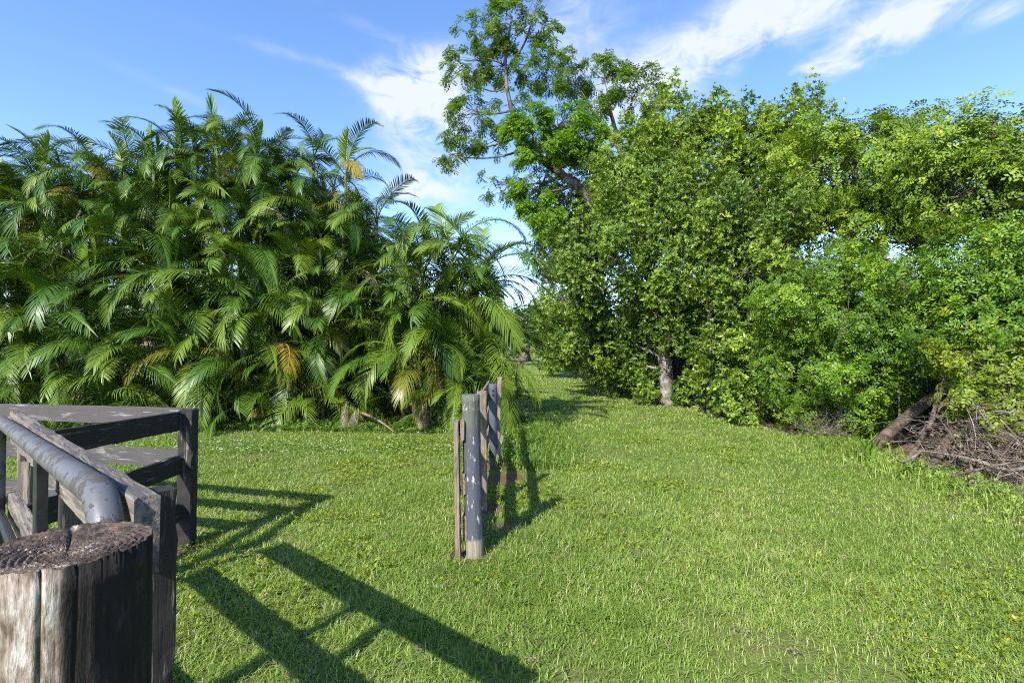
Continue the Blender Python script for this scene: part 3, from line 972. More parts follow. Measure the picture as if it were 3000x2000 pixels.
def old_fence():
    root = empty('old_post_fence', (-0.3, 3.95, 0), 'broken old fence line of round and plank posts running away along the path', 'fence')
    o = timber('post', (-0.285, 3.98, -0.1), (-0.322, 3.98, 1.243), 0.142, 0.142, M['blue_post'], root, (0, 1, 0), True, segs=26, rough=0.0012, seed=51, sides=36)
    tag(o, 'blue grey round post with white paint chips')
    timber('upright_board', (-0.408, 3.93, -0.05), (-0.425, 3.93, 1.05), 0.11, 0.036, M['brown_plank'], root, (0, 1, 0), seed=52, segs=20)
    for k, (z, h) in enumerate(((0.975, 0.15), (0.565, 0.16), (0.22, 0.19))):
        timber('rail', (-0.378 + 0.008 * k, 3.90 + 0.02 * k, z), (-0.375, 8.4, z + 0.02), h, 0.032, M['brown_plank'], root, (0, 0, 1), seed=53 + k, segs=34)
    timber('plank_post', (-0.292, 5.10, -0.1), (-0.30, 5.10, 1.175), 0.092, 0.05, M['brown_plank'], root, (1, 0, 0), seed=56, segs=20)
    far = timber('post', (-0.25, 7.02, -0.1), (-0.262, 7.02, 1.115), 0.118, 0.118, M['blue_post_far'], root, (0, 1, 0), True, segs=18, rough=0.0015, seed=57)
    for z in (1.03, 0.97):
        tb = Tubes()
        tb.add([(-0.262, 6.975, z), (-0.262, 6.945, z)], 0.012, 8)
        link('bolt', tb.mesh('bolt', M['black_metal']), far)
    timber('plank_post', (-0.25, 8.42, -0.1), (-0.20, 8.42, 1.13), 0.075, 0.04, M['brown_plank'], root, (1, 0, 0), seed=58)
    s = timber('fallen_stick', (-0.225, 6.86, 0.0), (-0.13, 6.86, 0.44), 0.035, 0.02, M['grey_board'], None, (1, 0, 0), seed=59, segs=8)
    tag(s, 'short grey broken slat leaning beside the far round post', 'slat')


old_fence()


# ------------------------------------------------------------------ palms
def frond_mesh(name, L, a0, bend, nl, leaf, mat, v0=28, droop=0.35, width=0.0195, seed=0, sway=0.0, petiole=0.18, ragged=0.0):
    """feather frond: arching rib with leaflets in a V on both sides, starts at the origin and goes out along +X"""
    rng = rs(seed)
    n = 26
    s = np.linspace(0, 1, n)
    ang = np.radians(a0 - bend * s ** 1.35)
    ds = L / (n - 1)
    x = np.concatenate([[0], np.cumsum(np.cos(ang[:-1]) * ds)])
    z = np.concatenate([[0], np.cumsum(np.sin(ang[:-1]) * ds)])
    y = sway * s ** 2 * L
    rib = np.stack([x, y, z], -1)
    tb = Tubes()
    tb.add(rib, 0.016 * (1 - 0.85 * s) + 0.002, 5)
    V, Q, T = [np.concatenate(tb.v)], [np.concatenate(tb.q)], [np.concatenate(tb.t)]
    n0 = tb.n
    A = [np.full(n0, 0.95)]
    for side in (-1, 1):
        sp = np.linspace(petiole, 1.0, nl) + rng.uniform(-0.004, 0.004, nl)
        sp = np.clip(sp, 0, 1)
        if ragged:
            sp = sp[rng.rand(nl) > ragged]
        for k, si in enumerate(sp):
            u = (si - petiole) / (1 - petiole)
            base = np.array([np.interp(si, s, rib[:, c]) for c in range(3)])
            a = np.interp(si, s, ang)
            t = np.array([math.cos(a), 0, math.sin(a)])
            nn = np.array([-math.sin(a), 0, math.cos(a)])
            sd_ = np.array([0, side, 0.0])
            f = R(68 - 44 * u + rng.uniform(-4, 4))
            v = R(v0 + rng.uniform(-7, 7))
            d = t * math.cos(f) + (sd_ * math.cos(v) + nn * math.sin(v)) * math.sin(f)
            ll = leaf * (0.50 + 0.50 * math.sin(math.pi * min(1, 0.18 + 0.62 * u))) * (1 - 0.45 * u ** 3) * rng.uniform(0.92, 1.06)
            w = norm(np.cross(d, np.cross(t, d)))
            w = norm(w + nn * 0.25)
            dr = droop * rng.uniform(0.75, 1.3)
            pts, ws = [], []
            for q_, wd in ((0, 0.55), (0.33, 1.0), (0.7, 0.75), (1.0, 0.0)):
                pts.append(base + d * ll * q_ * (1 - 0.15 * dr * q_) + np.array([0, 0, -1]) * dr * ll * q_ ** 2.2)
                ws.append(wd * width / 2)
            vs = []
            for p_, w_ in zip(pts[:3], ws[:3]):
                vs += [p_ - w * w_, p_ + w * w_]
            vs.append(pts[3])
            V.append(np.array(vs))
            Q.append(np.array([[0, 1, 3, 2], [2, 3, 5, 4]]) + n0)
            T.append(np.array([[4, 5, 6]]) + n0)
            A.append(np.full(7, np.clip(rng.uniform(0.25, 0.6) + 0.35 * u, 0, 1)))
            n0 += 7
    return mesh_np(name, np.concatenate(V), np.concatenate(Q), np.concatenate(T), [mat], False, {'tint': np.concatenate(A)})


FR = {'arch': [], 'erect': [], 'low': [], 'young': [], 'yellow': [], 'dead': [], 'spear': []}
for i in range(7):
    FR['arch'].append(frond_mesh('frond', 1.8 + 0.1 * i, 78 - 5 * i, 112 + 13 * (i % 3), 56, 0.46, M['palm'], 24, 0.26 + 0.1 * (i % 3), seed=100 + i, sway=0.07 * (i - 3), ragged=0.05))
for i in range(3):
    FR['erect'].append(frond_mesh('frond', 1.7 + 0.1 * i, 84 - 4 * i, 75 + 22 * i, 52, 0.44, M['palm_light' if i == 0 else 'palm'], 34, 0.18, seed=120 + i, sway=0.05 * (i - 1)))
for i in range(6):
    FR['low'].append(frond_mesh('frond', 1.7 + 0.1 * i, 44 - 11 * i, 98 + 6 * i, 54, 0.44, M['palm'], 12, 0.4, seed=140 + i, sway=0.08 * (i - 2.5), ragged=0.08))
for i in range(2):
    FR['young'].append(frond_mesh('frond', 1.3, 64 - 8 * i, 110, 42, 0.40, M['palm_light'], 24, 0.35, seed=160 + i))
for i in range(3):
    FR['yellow'].append(frond_mesh('frond', 1.6, 34 - 14 * i, 110, 50, 0.42, M['palm_yellow'], 10, 0.5, seed=170 + i, ragged=0.12))
for i in range(3):
    FR['dead'].append(frond_mesh('dry_frond', 1.3, -10 - 25 * i, 62, 38, 0.34, M['palm_dead'], 2, 0.8, seed=180 + i, width=0.014, ragged=0.25))
FR['spear'].append(frond_mesh('spear_leaf', 1.25, 88, 6, 26, 0.42, M['palm_light'], 70, 0.02, seed=190, width=0.03, petiole=0.3))


def areca_clump(loc, stems, label, seed, group='areca palm clumps', yellow=0.07, dead=0.05):
    """stems: (dx, dy, height, lean_x, lean_y, fronds)"""
    rng = rs(seed)
    root = empty('areca_palm_clump', (loc[0], loc[1], 0), label, 'palm', group)
    for (dx, dy, h, lx, ly, nf) in stems:
        b = np.array([loc[0] + dx, loc[1] + dy, -0.05])
        tip = b + np.array([lx, ly, h])
        tb = Tubes()
        pts = curve(b, tip, (-lx * 0.2, -ly * 0.2, 0), 9)
        tb.add(pts, np.linspace(0.045, 0.032, 9) if h > 0.8 else 0.028, 8)
        cane = link('cane', tb.mesh('cane', M['cane']), root)
        a0 = rng.uniform(0, 360)
        for k in range(nf):
            az = R(a0 + k * 137.5 + rng.uniform(-14, 14))
            age = k / max(1, nf - 1)
            u = rng.rand()
            if age < 0.08:
                kind = 'erect'
            elif age < 0.62:
                kind = 'arch'
            else:
                kind = 'low'
            if h < 0.7 and u < 0.25:
                kind = 'young'
            if age > 0.5 and rng.rand() < yellow * 2:
                kind = 'yellow'
            if age > 0.7 and rng.rand() < dead * 3:
                kind = 'dead'
            me = FR[kind][rng.randint(len(FR[kind]))]
            sc = rng.uniform(0.82, 1.1) * (0.92 if h < 0.9 else 0.84 if h > 4.0 else 1.0)
            zz = tip[2] - (0.02 + 0.45 * age * rng.uniform(0.4, 1)) * min(1, h)
            base = np.array([np.interp(zz, [b[2], tip[2]], [b[i], tip[i]]) for i in range(3)])
            Mx = Matrix.Translation(base) @ Matrix.Rotation(az, 4, 'Z') @ Matrix.Rotation(R(rng.uniform(-9, 9)), 4, 'Y') @ Matrix.Rotation(R(rng.uniform(-28, 28)), 4, 'X') @ Matrix.Scale(sc, 4)
            link('dry_frond' if kind == 'dead' else 'frond', me, cane, Mx)
        if h > 1.2 and rng.rand() < 0.25:
            Mx = Matrix.Translation(tip - np.array([0, 0, 0.05])) @ Matrix.Rotation(rng.uniform(0, 6.28), 4, 'Z') @ Matrix.Rotation(R(rng.uniform(-8, 8)), 4, 'X') @ Matrix.Scale(rng.uniform(0.8, 1.1), 4)
            link('spear_leaf', FR['spear'][0], cane, Mx)


def hedge_stems(rng, top, depth=1.2, width=1.25, n=15, front=True):
    out = []
    for k in range(n):
        f = (k + 0.5) / n
        h = 0.15 + (top - 1.35) * min(1.0, f * 1.22) * rng.uniform(0.9, 1.04)
        dy = -0.9 + depth * 1.5 * f + rng.uniform(-0.2, 0.2)     # short canes stand in front, tall ones behind
        dx = -width + 2 * width * ((k * 0.618) % 1.0) + rng.uniform(-0.15, 0.15)
        out.append((dx, dy, h, dx * 0.12 + rng.uniform(-0.2, 0.2), rng.uniform(-0.5, 0.1), rng.randint(7, 10)))
    return out


HEDGE = [(-13.2, 11.9, 6.7, 'broad feathery palm clump at the far left edge of the hedge'),
         (-10.9, 11.7, 7.0, 'tall palm clump second from the left edge of the palm hedge'),
         (-8.7, 11.6, 7.0, 'tallest palm clump of the hedge, with upright spear leaves at its top'),
         (-6.9, 11.5, 7.2, 'palm clump behind the square corner post of the black fence'),
         (-5.3, 11.5, 7.3, 'palm clump near the right end of the hedge with yellowing lower fronds'),
         (-4.1, 11.9, 5.9, 'arching palm clump that ends the tall hedge on its right side')]
for i, (x, y, top, lab) in enumerate(HEDGE):
    areca_clump((x, y), hedge_stems(rs(200 + i), top, n=28 if i < 5 else 18, width=1.25 if i < 5 else 0.65), lab, 300 + i)
BACK = [(-12.0, 14.2, 6.6, 'palm clump in the back row behind the left end of the hedge'), (-8.6, 14.0, 7.2, 'palm clump in the back row behind the tallest clump'),
        (-5.6, 13.9, 6.6, 'palm clump in the back row behind the middle of the hedge'), (-4.4, 13.6, 5.0, 'palm clump in the back row seen through the right end of the hedge'),
        (-2.7, 14.6, 3.6, 'low palm clump behind the gap between the hedge and the small clump')]
for i, (x, y, top, lab) in enumerate(BACK):
    areca_clump((x, y), hedge_stems(rs(240 + i), top, n=19, width=1.5), lab, 340 + i)
SMALL = []
_r = rs(260)
for k in range(24):
    f = (k + 0.5) / 24
    h = 0.15 + 3.55 * f
    a_ = k * 2.4
    rr = 0.85 * (1 - 0.45 * f)
    dx, dy = rr * math.cos(a_), 0.6 * rr * math.sin(a_) - 0.25 * (1 - f)
    if h < 1.4 and dx > 0.2:
        dx *= 0.5
    SMALL.append((dx, dy, h, dx * 0.4, -0.15 + 0.2 * f, _r.randint(7, 10)))
areca_clump((-1.38, 10.75), SMALL,
            'smaller free-standing palm clump beside the old fence posts', 400)


def dry_boots(loc, label, seed):
    """a spent frond base with shredded pale leaflets lying at a palm's foot"""
    root = empty('fallen_dry_frond', loc, label, 'dry frond')
    rng = rs(seed)
    for k in range(3):
        me = FR['dead'][k % 2]
        Mx = Matrix.Translation((loc[0] + rng.uniform(-.1, .1), loc[1], loc[2] + 0.55 - 0.12 * k)) @ Matrix.Rotation(R(rng.uniform(-130, -50)), 4, 'Z') @ Matrix.Rotation(R(30), 4, 'Y') @ Matrix.Scale(0.4, 4)
        link('frond', me, root, Mx)
    tb = Tubes()
    tb.add(curve((loc[0], loc[1] + .1, 0), (loc[0] + .12, loc[1], 0.42), (0.05, 0, 0)), np.linspace(0.028, 0.012, 8), 6)
    link('sheath', tb.mesh('sheath', M['palm_wood']), root)


M['palm_wood'] = plain_mat('dry_palm_sheath', (0.19, 0.145, 0.105), 0.8, 14, 0.4)
dry_boots((-1.72, 9.85, 0), 'pale dry frond base at the foot of the small palm clump', 61)
dry_boots((-3.15, 10.1, 0), 'pale dry frond bases below the right end of the palm hedge', 62)
tb = Tubes()
tb.add(curve((-3.1, 10.3, 0.32), (-2.2, 9.55, 0.05), (0, 0, 0.06), 9), np.linspace(0.035, 0.012, 9), 6)
tag(link('fallen_palm_stalk', tb.mesh('fallen_palm_stalk', M['palm_wood'])), 'pale dry palm stalk lying out on the lawn from the hedge', 'palm stalk')


def fan_mesh(name, mat, seed, droop=0.35):
    rng = rs(seed)
    V, Q, T, A = [], [], [], []
    tb = Tubes()
    tb.add(curve((0, 0, 0), (0.9, 0, 0.25), (0, 0, 0.12), 6), 0.015, 4)
    V.append(np.concatenate(tb.v)); Q.append(np.concatenate(tb.q)); T.append(np.concatenate(tb.t)); n0 = tb.n
    A.append(np.full(n0, 0.6))
    for k in range(30):
        a = R(-125 + 250 * k / 29)
        L = 0.72 * (0.75 + 0.25 * math.cos(a)) * rng.uniform(0.92, 1.05)
        d = np.array([math.cos(a), math.sin(a), 0.15])
        w = np.array([-math.sin(a), math.cos(a), 0]) * 0.034
        b = np.array([0.9, 0, 0.25])
        m_ = b + d * L * 0.55
        e = b + d * L + np.array([0, 0, -droop * L * rng.uniform(0.6, 1.4)])
        V.append(np.array([b, m_ - w, m_ + w, e])); T.append(np.array([[0, 1, 2], [1, 3, 2]]) + n0); A.append(np.full(4, rng.uniform(0.2, 0.9))); n0 += 4
    return mesh_np(name, np.concatenate(V), np.concatenate(Q), np.concatenate(T), [mat], False, {'tint': np.concatenate(A)})


FAN = [fan_mesh('fan_leaf', M['fan'], 7, 0.3), fan_mesh('fan_leaf', M['fan'], 8, 0.55)]
FAN_DRY = fan_mesh('dry_fan_leaf', M['palm_dead'], 9, 0.5)


def sabal(loc, h, label, seed, sc=1.0):
    rng = rs(seed)
    root = empty('cabbage_palm', loc, label, 'palm', 'fan palms at the end of the path')
    tb = Tubes()
    tb.add(curve((loc[0], loc[1], -0.1), (loc[0], loc[1], h), (0.08, 0, 0), 12), 0.2 * sc, 10, wob=0.12, rng=rng)
    link('trunk', tb.mesh('trunk', M['bark_grey']), root)
    for k in range(42):
        el = 80 - 130 * (k / 42) ** 0.9
        Mx = Matrix.Translation((loc[0], loc[1], h - 0.1 * rng.rand())) @ Matrix.Rotation(R(k * 137.5), 4, 'Z') @ Matrix.Rotation(R(-el), 4, 'Y') @ Matrix.Rotation(R(rng.uniform(-25, 25)), 4, 'X') @ Matrix.Scale(sc * rng.uniform(0.8, 1.1), 4)
        link('fan_leaf', FAN[k % 2], root, Mx)
    for k in range(22):
        el = -55 - 30 * rng.rand()
        Mx = Matrix.Translation((loc[0], loc[1], h - 0.3 - 0.5 * rng.rand())) @ Matrix.Rotation(R(k * 137.5 + 40), 4, 'Z') @ Matrix.Rotation(R(-el), 4, 'Y') @ Matrix.Scale(sc * rng.uniform(0.7, 1.0), 4)
        link('dry_fan_leaf', FAN_DRY, root, Mx)


sabal((2.5, 46, 0), 3.1, 'distant fan palm with a dry tan skirt at the end of the path', 71, 1.0)
sabal((0.9, 49, 0), 2.2, 'low distant fan palm half hidden behind the small palm clump', 72, 0.9)


# ------------------------------------------------------------------ broad-leaved and feathery trees
def crown_points(lobes, per_m2, rng, sub=0.5, core=0.5, cover=1.15, shoot=0.9):
    P, A, S = [], [], []
    twigs = []
    L = [(np.array(l[:3]), np.array(l[3:])) for l in lobes]
    for li, (c, r) in enumerate(L):
        rm = r.mean()
        area = 4 * math.pi * rm * rm
        sr = min(sub, rm * 0.6)
        nsub = max(7, int(area / (math.pi * sr * sr) * cover))
        for _ in range(nsub):
            d = norm(rng.randn(3))
            cc = c + d * r * rng.uniform(0.45, 1.02)
            r2 = sr * rng.uniform(0.6, 1.25)
            n = max(4, int(per_m2 * 4 * math.pi * r2 * r2 * 0.55))
            q = norm(rng.randn(n, 3) + d * 0.7)
            ax = norm(d * 0.55 + np.array([0, 0, 0.75]) + 0.45 * rng.randn(3))
            q2 = q * 0.82 + ax * (q @ ax)[:, None] * shoot
            p = cc + q2 * r2 * rng.uniform(0.5, 1.12, (n, 1))
            P.append(p)
            A.append(q + d * 0.5 + np.array([0, 0, 0.4]) + 0.45 * rng.randn(n, 3))
            S.append(np.full(n, rng.uniform(0.18, 0.68)))
            twigs.append((li, cc))
    P, A, S = np.concatenate(P), np.concatenate(A), np.concatenate(S)
    keep = P[:, 2] > 0.06
    for c, r in L:
        keep &= ~((np.linalg.norm((P - c) / r, axis=1) < core) & (rng.rand(len(P)) < 0.75))
    return P[keep], A[keep], S[keep], twigs


def tree(name, label, cat, lobes, kind, mat, size, per_m2, trunks, bark, seed, fine=False, sub=0.5, extra=None, group=None, limb_r=0.05, twig_r=0.012, twig_mat=None, sky_tips=0.0):
    """trunks: list of (points, start radius, end radius); limbs reach from the nearest trunk point into each lobe"""
    rng = rs(seed)
    base = trunks[0][0][0]
    root = empty(name, (base[0], base[1], 0), label, cat, group)
    allp = []
    for k, (pts, r0, r1) in enumerate(trunks):
        pts = np.array(pts, float)
        t = np.linspace(0, len(pts) - 1, len(pts) * 5)
        pp = np.stack([np.interp(t, np.arange(len(pts)), pts[:, c]) for c in range(3)], -1)
        for _ in range(2):
            pp[1:-1] = (pp[:-2] + pp[1:-1] * 2 + pp[2:]) / 4
        pp[1:-1] += rng.randn(len(pp) - 2, 3) * r1 * 0.12
        rad = np.linspace(r0, r1, len(pp))
        if pp[0][2] < 0.05:
            rad[:2] *= (1.35, 1.12)
        tb = Tubes()
        tb.add(pp, rad, 14, wob=0.07, rng=rng)
        link('trunk' if k == 0 else 'limb', tb.mesh('trunk', M[bark]), root)
        allp.append(np.column_stack([pp, rad]))
    allp = np.concatenate(allp)
    sets = [(lobes, kind, mat, size, per_m2)] + (extra or [])
    tw = Tubes()
    for (lb, kd, mt, sz, den) in sets:
        P, A, S, twigs = crown_points(lb, den, rng, sub, shoot=-0.2 if kd == 'feather' else 0.9, core=0.6, cover=(0.85 if mt == 'feather_young' else 0.5) if kd == 'feather' else 0.92)
        n = len(P)
        if kd == 'feather':
            A = norm(A * np.array([1, 1, 0.35])) + np.array([0, 0, -0.55])
        V, T, a = scatter(kd, fine, P, A, sz * rng.uniform(0.7, 1.25, n), np.clip(S + 0.12 * rng.randn(n), 0, 0.93) + (rng.rand(n) < 0.01) * 0.5, rng, droop=(kd == 'feather'))
        me = mesh_np('crown', V, None, T, [M[mt]], False, {'tint': a})
        link('crown', me, root)
        cent = []
        for l in lb:
            c = np.array(l[:3])
            up = allp[allp[:, 2] < c[2] + 0.3]
            up = up if len(up) else allp
            j = np.argmin(np.linalg.norm(up[:, :3] - c, axis=1) + 0.25 * np.abs(up[:, 2] - c[2] + 0.8))
            p0, r = up[j, :3], min(up[j, 3] * 0.55, limb_r)
            mid = (np.array([0, 0, -0.12]) + 0.1 * rng.randn(3)) * np.linalg.norm(c - p0)
            if c[2] < 1.8:
                mid[2] = abs(mid[2])
            tb = Tubes()
            tb.add(curve(p0, c, mid, 9), np.linspace(r, r * 0.35, 9), 7)
            link('limb', tb.mesh('limb', M[bark]), root)
            cent.append((p0, c))
        for (li, cc) in twigs:
            p0, c = cent[li]
            st = c + (p0 - c) * rng.uniform(0.0, 0.3)
            tw.add(curve(st, cc, 0.12 * rng.randn(3) * np.linalg.norm(cc - st), 5), np.linspace(twig_r, twig_r * 0.3, 5), 4, cap=False)
    o = link('twigs', tw.mesh('twigs', M[twig_mat or ('bark_grey' if kind == 'feather' else 'twig')]), root)
    o['kind'] = 'stuff'
    return root


LOBES = {}
LOBES['trunk_tree'] = [(2.45, 15, 4.8, 0.95, 1.2, 0.7), (3.62, 15.5, 6.35, 1.24, 1.5, 0.93), (4.87, 14.6, 5.49, 1.17, 1.4, 0.88), (1.86, 15.5, 3.87, 0.93, 1.2, 0.98), (2.84, 14.2, 4.06, 0.95, 1.2, 0.85), (4.14, 13.8, 3.62, 0.92, 1.0, 0.74), (5.41, 14, 4.03, 0.93, 1.2, 0.93), (2.27, 17, 2.28, 1.02, 1.3, 0.91), (3.27, 15.8, 2.55, 0.95, 1.1, 0.84), (1.77, 19, 3.37, 0.76, 1.3, 1.14), (3.62, 15.5, 1.19, 0.72, 0.7, 0.41), (5.23, 14, 2.53, 0.65, 1.0, 0.75), (3.5, 14.2, 4.82, 0.76, 0.8, 0.66), (4.2, 13.7, 4.34, 0.73, 0.7, 0.55), (2.57, 14.8, 3.28, 0.79, 0.9, 0.69), (2.33, 17.5, 1.48, 0.82, 1.0, 0.53), (3.09, 16, 1.71, 0.75, 0.9, 0.53), (3.77, 14.9, 2.2, 0.5, 0.6, 0.5), (3.64, 14, 2.91, 0.56, 0.5, 0.51), (4.17, 13.9, 3.18, 0.46, 0.4, 0.42), (3.85, 13.6, 2.55, 0.5, 0.4, 0.45), (4.17, 13.6, 1.92, 0.32, 0.3, 0.27)]
LOBES['bright_tree'] = [(3.74, 17, 7.72, 1.25, 1.5, 1.13), (5.21, 17, 8.06, 1.36, 1.6, 1.13), (6.49, 16.5, 7.87, 1.21, 1.5, 0.99), (7.68, 16, 7.47, 1.28, 1.6, 1.17), (3.51, 17, 7.04, 0.68, 1.0, 0.68), (4.35, 16.3, 6.82, 1.3, 1.3, 0.98), (5.97, 16, 6.93, 1.28, 1.4, 1.07), (7.0, 15, 6.2, 1.1, 1.3, 1.0), (5.37, 17.5, 9.42, 0.7, 1.0, 0.58), (6.71, 16.5, 8.86, 0.6, 0.8, 0.55), (3.69, 15.8, 5.5, 0.95, 1.1, 0.63), (7.25, 16, 8.43, 0.64, 0.8, 0.53), (6.05, 16.8, 8.77, 0.78, 0.9, 0.56)]
LOBES['sprig_tree'] = [(8.43, 16, 8.53, 0.59, 0.8, 0.53), (8.89, 15.5, 8.73, 0.52, 0.8, 0.46), (7.75, 15.5, 7.59, 0.62, 0.9, 0.62), (8.2, 15, 7.1, 0.8, 1.0, 0.8), (8.7, 14.5, 7.4, 0.68, 0.8, 0.58)]
LOBES['mid_tree'] = [(5.46, 13, 4.89, 0.95, 1.2, 0.78), (6.17, 12.5, 4.77, 0.83, 1.2, 0.83), (5.71, 12.6, 3.45, 0.92, 1.1, 0.76), (5.11, 13, 1.77, 0.69, 0.9, 0.69), (5.84, 12, 2.32, 0.8, 1.1, 0.8), (6.4, 12, 3.68, 0.72, 1.1, 0.8)]
LOBES['canopy_tree'] = [(7.54, 13, 6.28, 0.95, 1.3, 0.87), (8.17, 12.5, 5.97, 0.92, 1.3, 0.92), (8.72, 12, 5.96, 0.88, 1.3, 0.8), (8.97, 11.5, 6.31, 0.58, 0.8, 0.42), (7.77, 12.4, 5.57, 0.83, 1.1, 0.5), (8.34, 11.8, 5.61, 0.87, 1.1, 0.55), (9.05, 11.5, 5.59, 0.84, 1.2, 0.77), (9.24, 11, 4.68, 0.59, 1.0, 0.51), (7.4, 12.2, 4.57, 0.34, 0.5, 0.28), (8.82, 11.5, 4.4, 0.34, 0.5, 0.27), (7.69, 11.2, 3.88, 0.37, 0.5, 0.22), (8.23, 12.6, 5.04, 0.5, 0.6, 0.38), (8.72, 12.0, 4.64, 0.44, 0.6, 0.32), (9.05, 12.8, 5.27, 0.51, 0.6, 0.34), (7.82, 11.5, 4.13, 0.34, 0.6, 0.46), (8.55, 10.6, 3.93, 0.32, 0.6, 0.42), (7.44, 12.4, 4.74, 0.37, 0.6, 0.41)]
LOBES['edge_tree'] = [(8.6, 10, 4.97, 0.8, 1.2, 0.67), (9.09, 9.6, 4.96, 0.77, 1.2, 0.64), (9.78, 9.4, 4.76, 0.75, 1.2, 0.75), (8.33, 9.4, 4.48, 0.75, 1.1, 0.69), (8.57, 8.8, 4.06, 0.7, 1.1, 0.65), (9.12, 8.6, 3.89, 0.69, 1.1, 0.69), (9.28, 9.8, 5.49, 0.39, 0.6, 0.29)]
LOBES['pepper_shrub'] = [(6.08, 9.8, 2.78, 0.85, 1.1, 0.52), (5.61, 9.9, 2.39, 0.66, 1.0, 0.66), (6.01, 9.2, 2.03, 0.8, 1.0, 0.67), (5.57, 9.5, 1.22, 0.7, 0.9, 0.7), (6.05, 8.9, 1.07, 0.65, 0.8, 0.65), (5.76, 9.0, 0.46, 0.54, 0.6, 0.42), (6.45, 8.8, 1.72, 0.65, 0.9, 0.59)]
LOBES['broad_shrub'] = [(6.61, 8.4, 2.61, 0.73, 0.9, 0.56), (7.16, 8.2, 2.86, 0.66, 0.9, 0.44), (7.09, 7.6, 2.61, 0.71, 0.9, 0.51), (7.39, 7.2, 2.66, 0.67, 0.9, 0.58), (6.67, 8.2, 1.82, 0.66, 0.8, 0.49), (6.79, 7.6, 1.9, 0.66, 0.8, 0.51), (6.95, 7.0, 1.88, 0.61, 0.8, 0.47)]
LOBES['yellow_shrub'] = [(6.16, 6.6, 1.34, 0.53, 0.55, 0.35), (6.36, 6.4, 1.09, 0.51, 0.5, 0.38), (5.85, 6.7, 0.93, 0.27, 0.35, 0.2), (5.98, 6.5, 0.65, 0.22, 0.3, 0.2), (6.95, 6.6, 1.42, 0.48, 0.6, 0.48), (6.16, 6.9, 1.28, 0.28, 0.4, 0.23), (5.99, 6.2, 0.73, 0.25, 0.3, 0.17)]
LOBES['rosette_shrub'] = [(5.32, 11.4, 1.3, 0.84, 0.9, 0.68), (4.96, 12, 0.64, 0.72, 0.7, 0.48), (5.54, 10.8, 0.81, 0.72, 0.8, 0.58), (5.64, 10.2, 0.38, 0.54, 0.6, 0.41), (5.3, 10.9, 0.29, 0.65, 0.5, 0.36)]
LOBES['dark_tree'] = [(2.05, 22, 7.17, 1.32, 1.6, 1.17), (2.8, 21, 5.8, 1.12, 1.5, 1.4), (1.92, 24, 5.76, 0.96, 1.4, 1.12), (2.93, 22, 8.35, 1.32, 1.5, 1.03), (1.6, 24, 6.88, 0.64, 0.9, 0.64)]
LOBES['path_edge_tree'] = [(3.24, 27, 1.96, 1.26, 1.5, 1.08), (2.6, 30, 3.2, 1.0, 1.5, 1.2), (2.71, 29, 1.21, 1.16, 1.4, 0.77), (3.52, 22, 1.31, 1.03, 1.2, 0.66), (3.81, 26, 3.33, 1.21, 1.5, 1.21), (2.64, 33, 2.04, 0.88, 1.3, 1.32)]
LOBES['low_edge_shrub'] = [(3.63, 16.5, 0.72, 0.66, 0.7, 0.33), (3.95, 14.8, 0.51, 0.49, 0.5, 0.28), (3.55, 19, 0.78, 0.7, 0.7, 0.32), (4.77, 13.9, 0.35, 0.39, 0.45, 0.26), (3.72, 14.5, 0.25, 0.34, 0.35, 0.21)]
LOBES['feather_tall'] = [(-0.89, 19, 13.63, 1.14, 1.2, 0.95), (0.38, 19, 13.51, 1.14, 1.2, 0.89), (-1.39, 19, 12.37, 1.01, 0.9, 0.63), (-2.15, 19, 11.92, 0.76, 0.6, 0.44), (0.76, 19, 12.11, 1.08, 1.1, 0.76), (-0.39, 19.5, 12.39, 1.17, 1.1, 0.78), (1.27, 19, 13.25, 0.51, 0.6, 0.57), (-1.52, 19, 10.34, 1.01, 0.9, 0.76), (-2.03, 19, 9.45, 0.63, 0.6, 0.76), (-2.28, 19, 8.82, 0.44, 0.5, 0.51), (0.0, 19.5, 10.96, 0.78, 0.8, 0.65), (-0.76, 19, 9.45, 0.76, 0.8, 0.7), (-0.63, 19, 7.68, 0.63, 0.5, 0.51), (-0.25, 19, 14.27, 0.89, 0.9, 0.63)]
LOBES['feather_second'] = [(2.64, 22, 13.19, 1.17, 1.2, 0.88), (3.96, 22, 13.41, 1.32, 1.3, 0.73), (5.28, 22, 12.75, 1.32, 1.3, 0.81), (6.31, 22, 12.31, 1.17, 1.2, 0.66), (3.23, 22, 12.01, 1.17, 1.1, 0.66), (2.2, 22, 13.63, 0.73, 0.8, 0.73)]
LOBES['feather_front'] = [(0.72, 18, 9.4, 1.02, 1.0, 0.72), (1.8, 18, 9.64, 1.08, 1.1, 0.72), (2.64, 18, 9.16, 0.84, 0.9, 0.72), (1.2, 18, 8.68, 1.32, 1.0, 0.6), (0.74, 18.5, 7.27, 0.74, 0.9, 1.11), (1.23, 18.5, 6.29, 0.74, 0.8, 0.74)]
LOBES['far_round_tree'] = [(2.8, 60, 4.0, 1.8, 1.8, 1.6), (4.55, 62, 4.49, 1.65, 1.8, 1.65)]


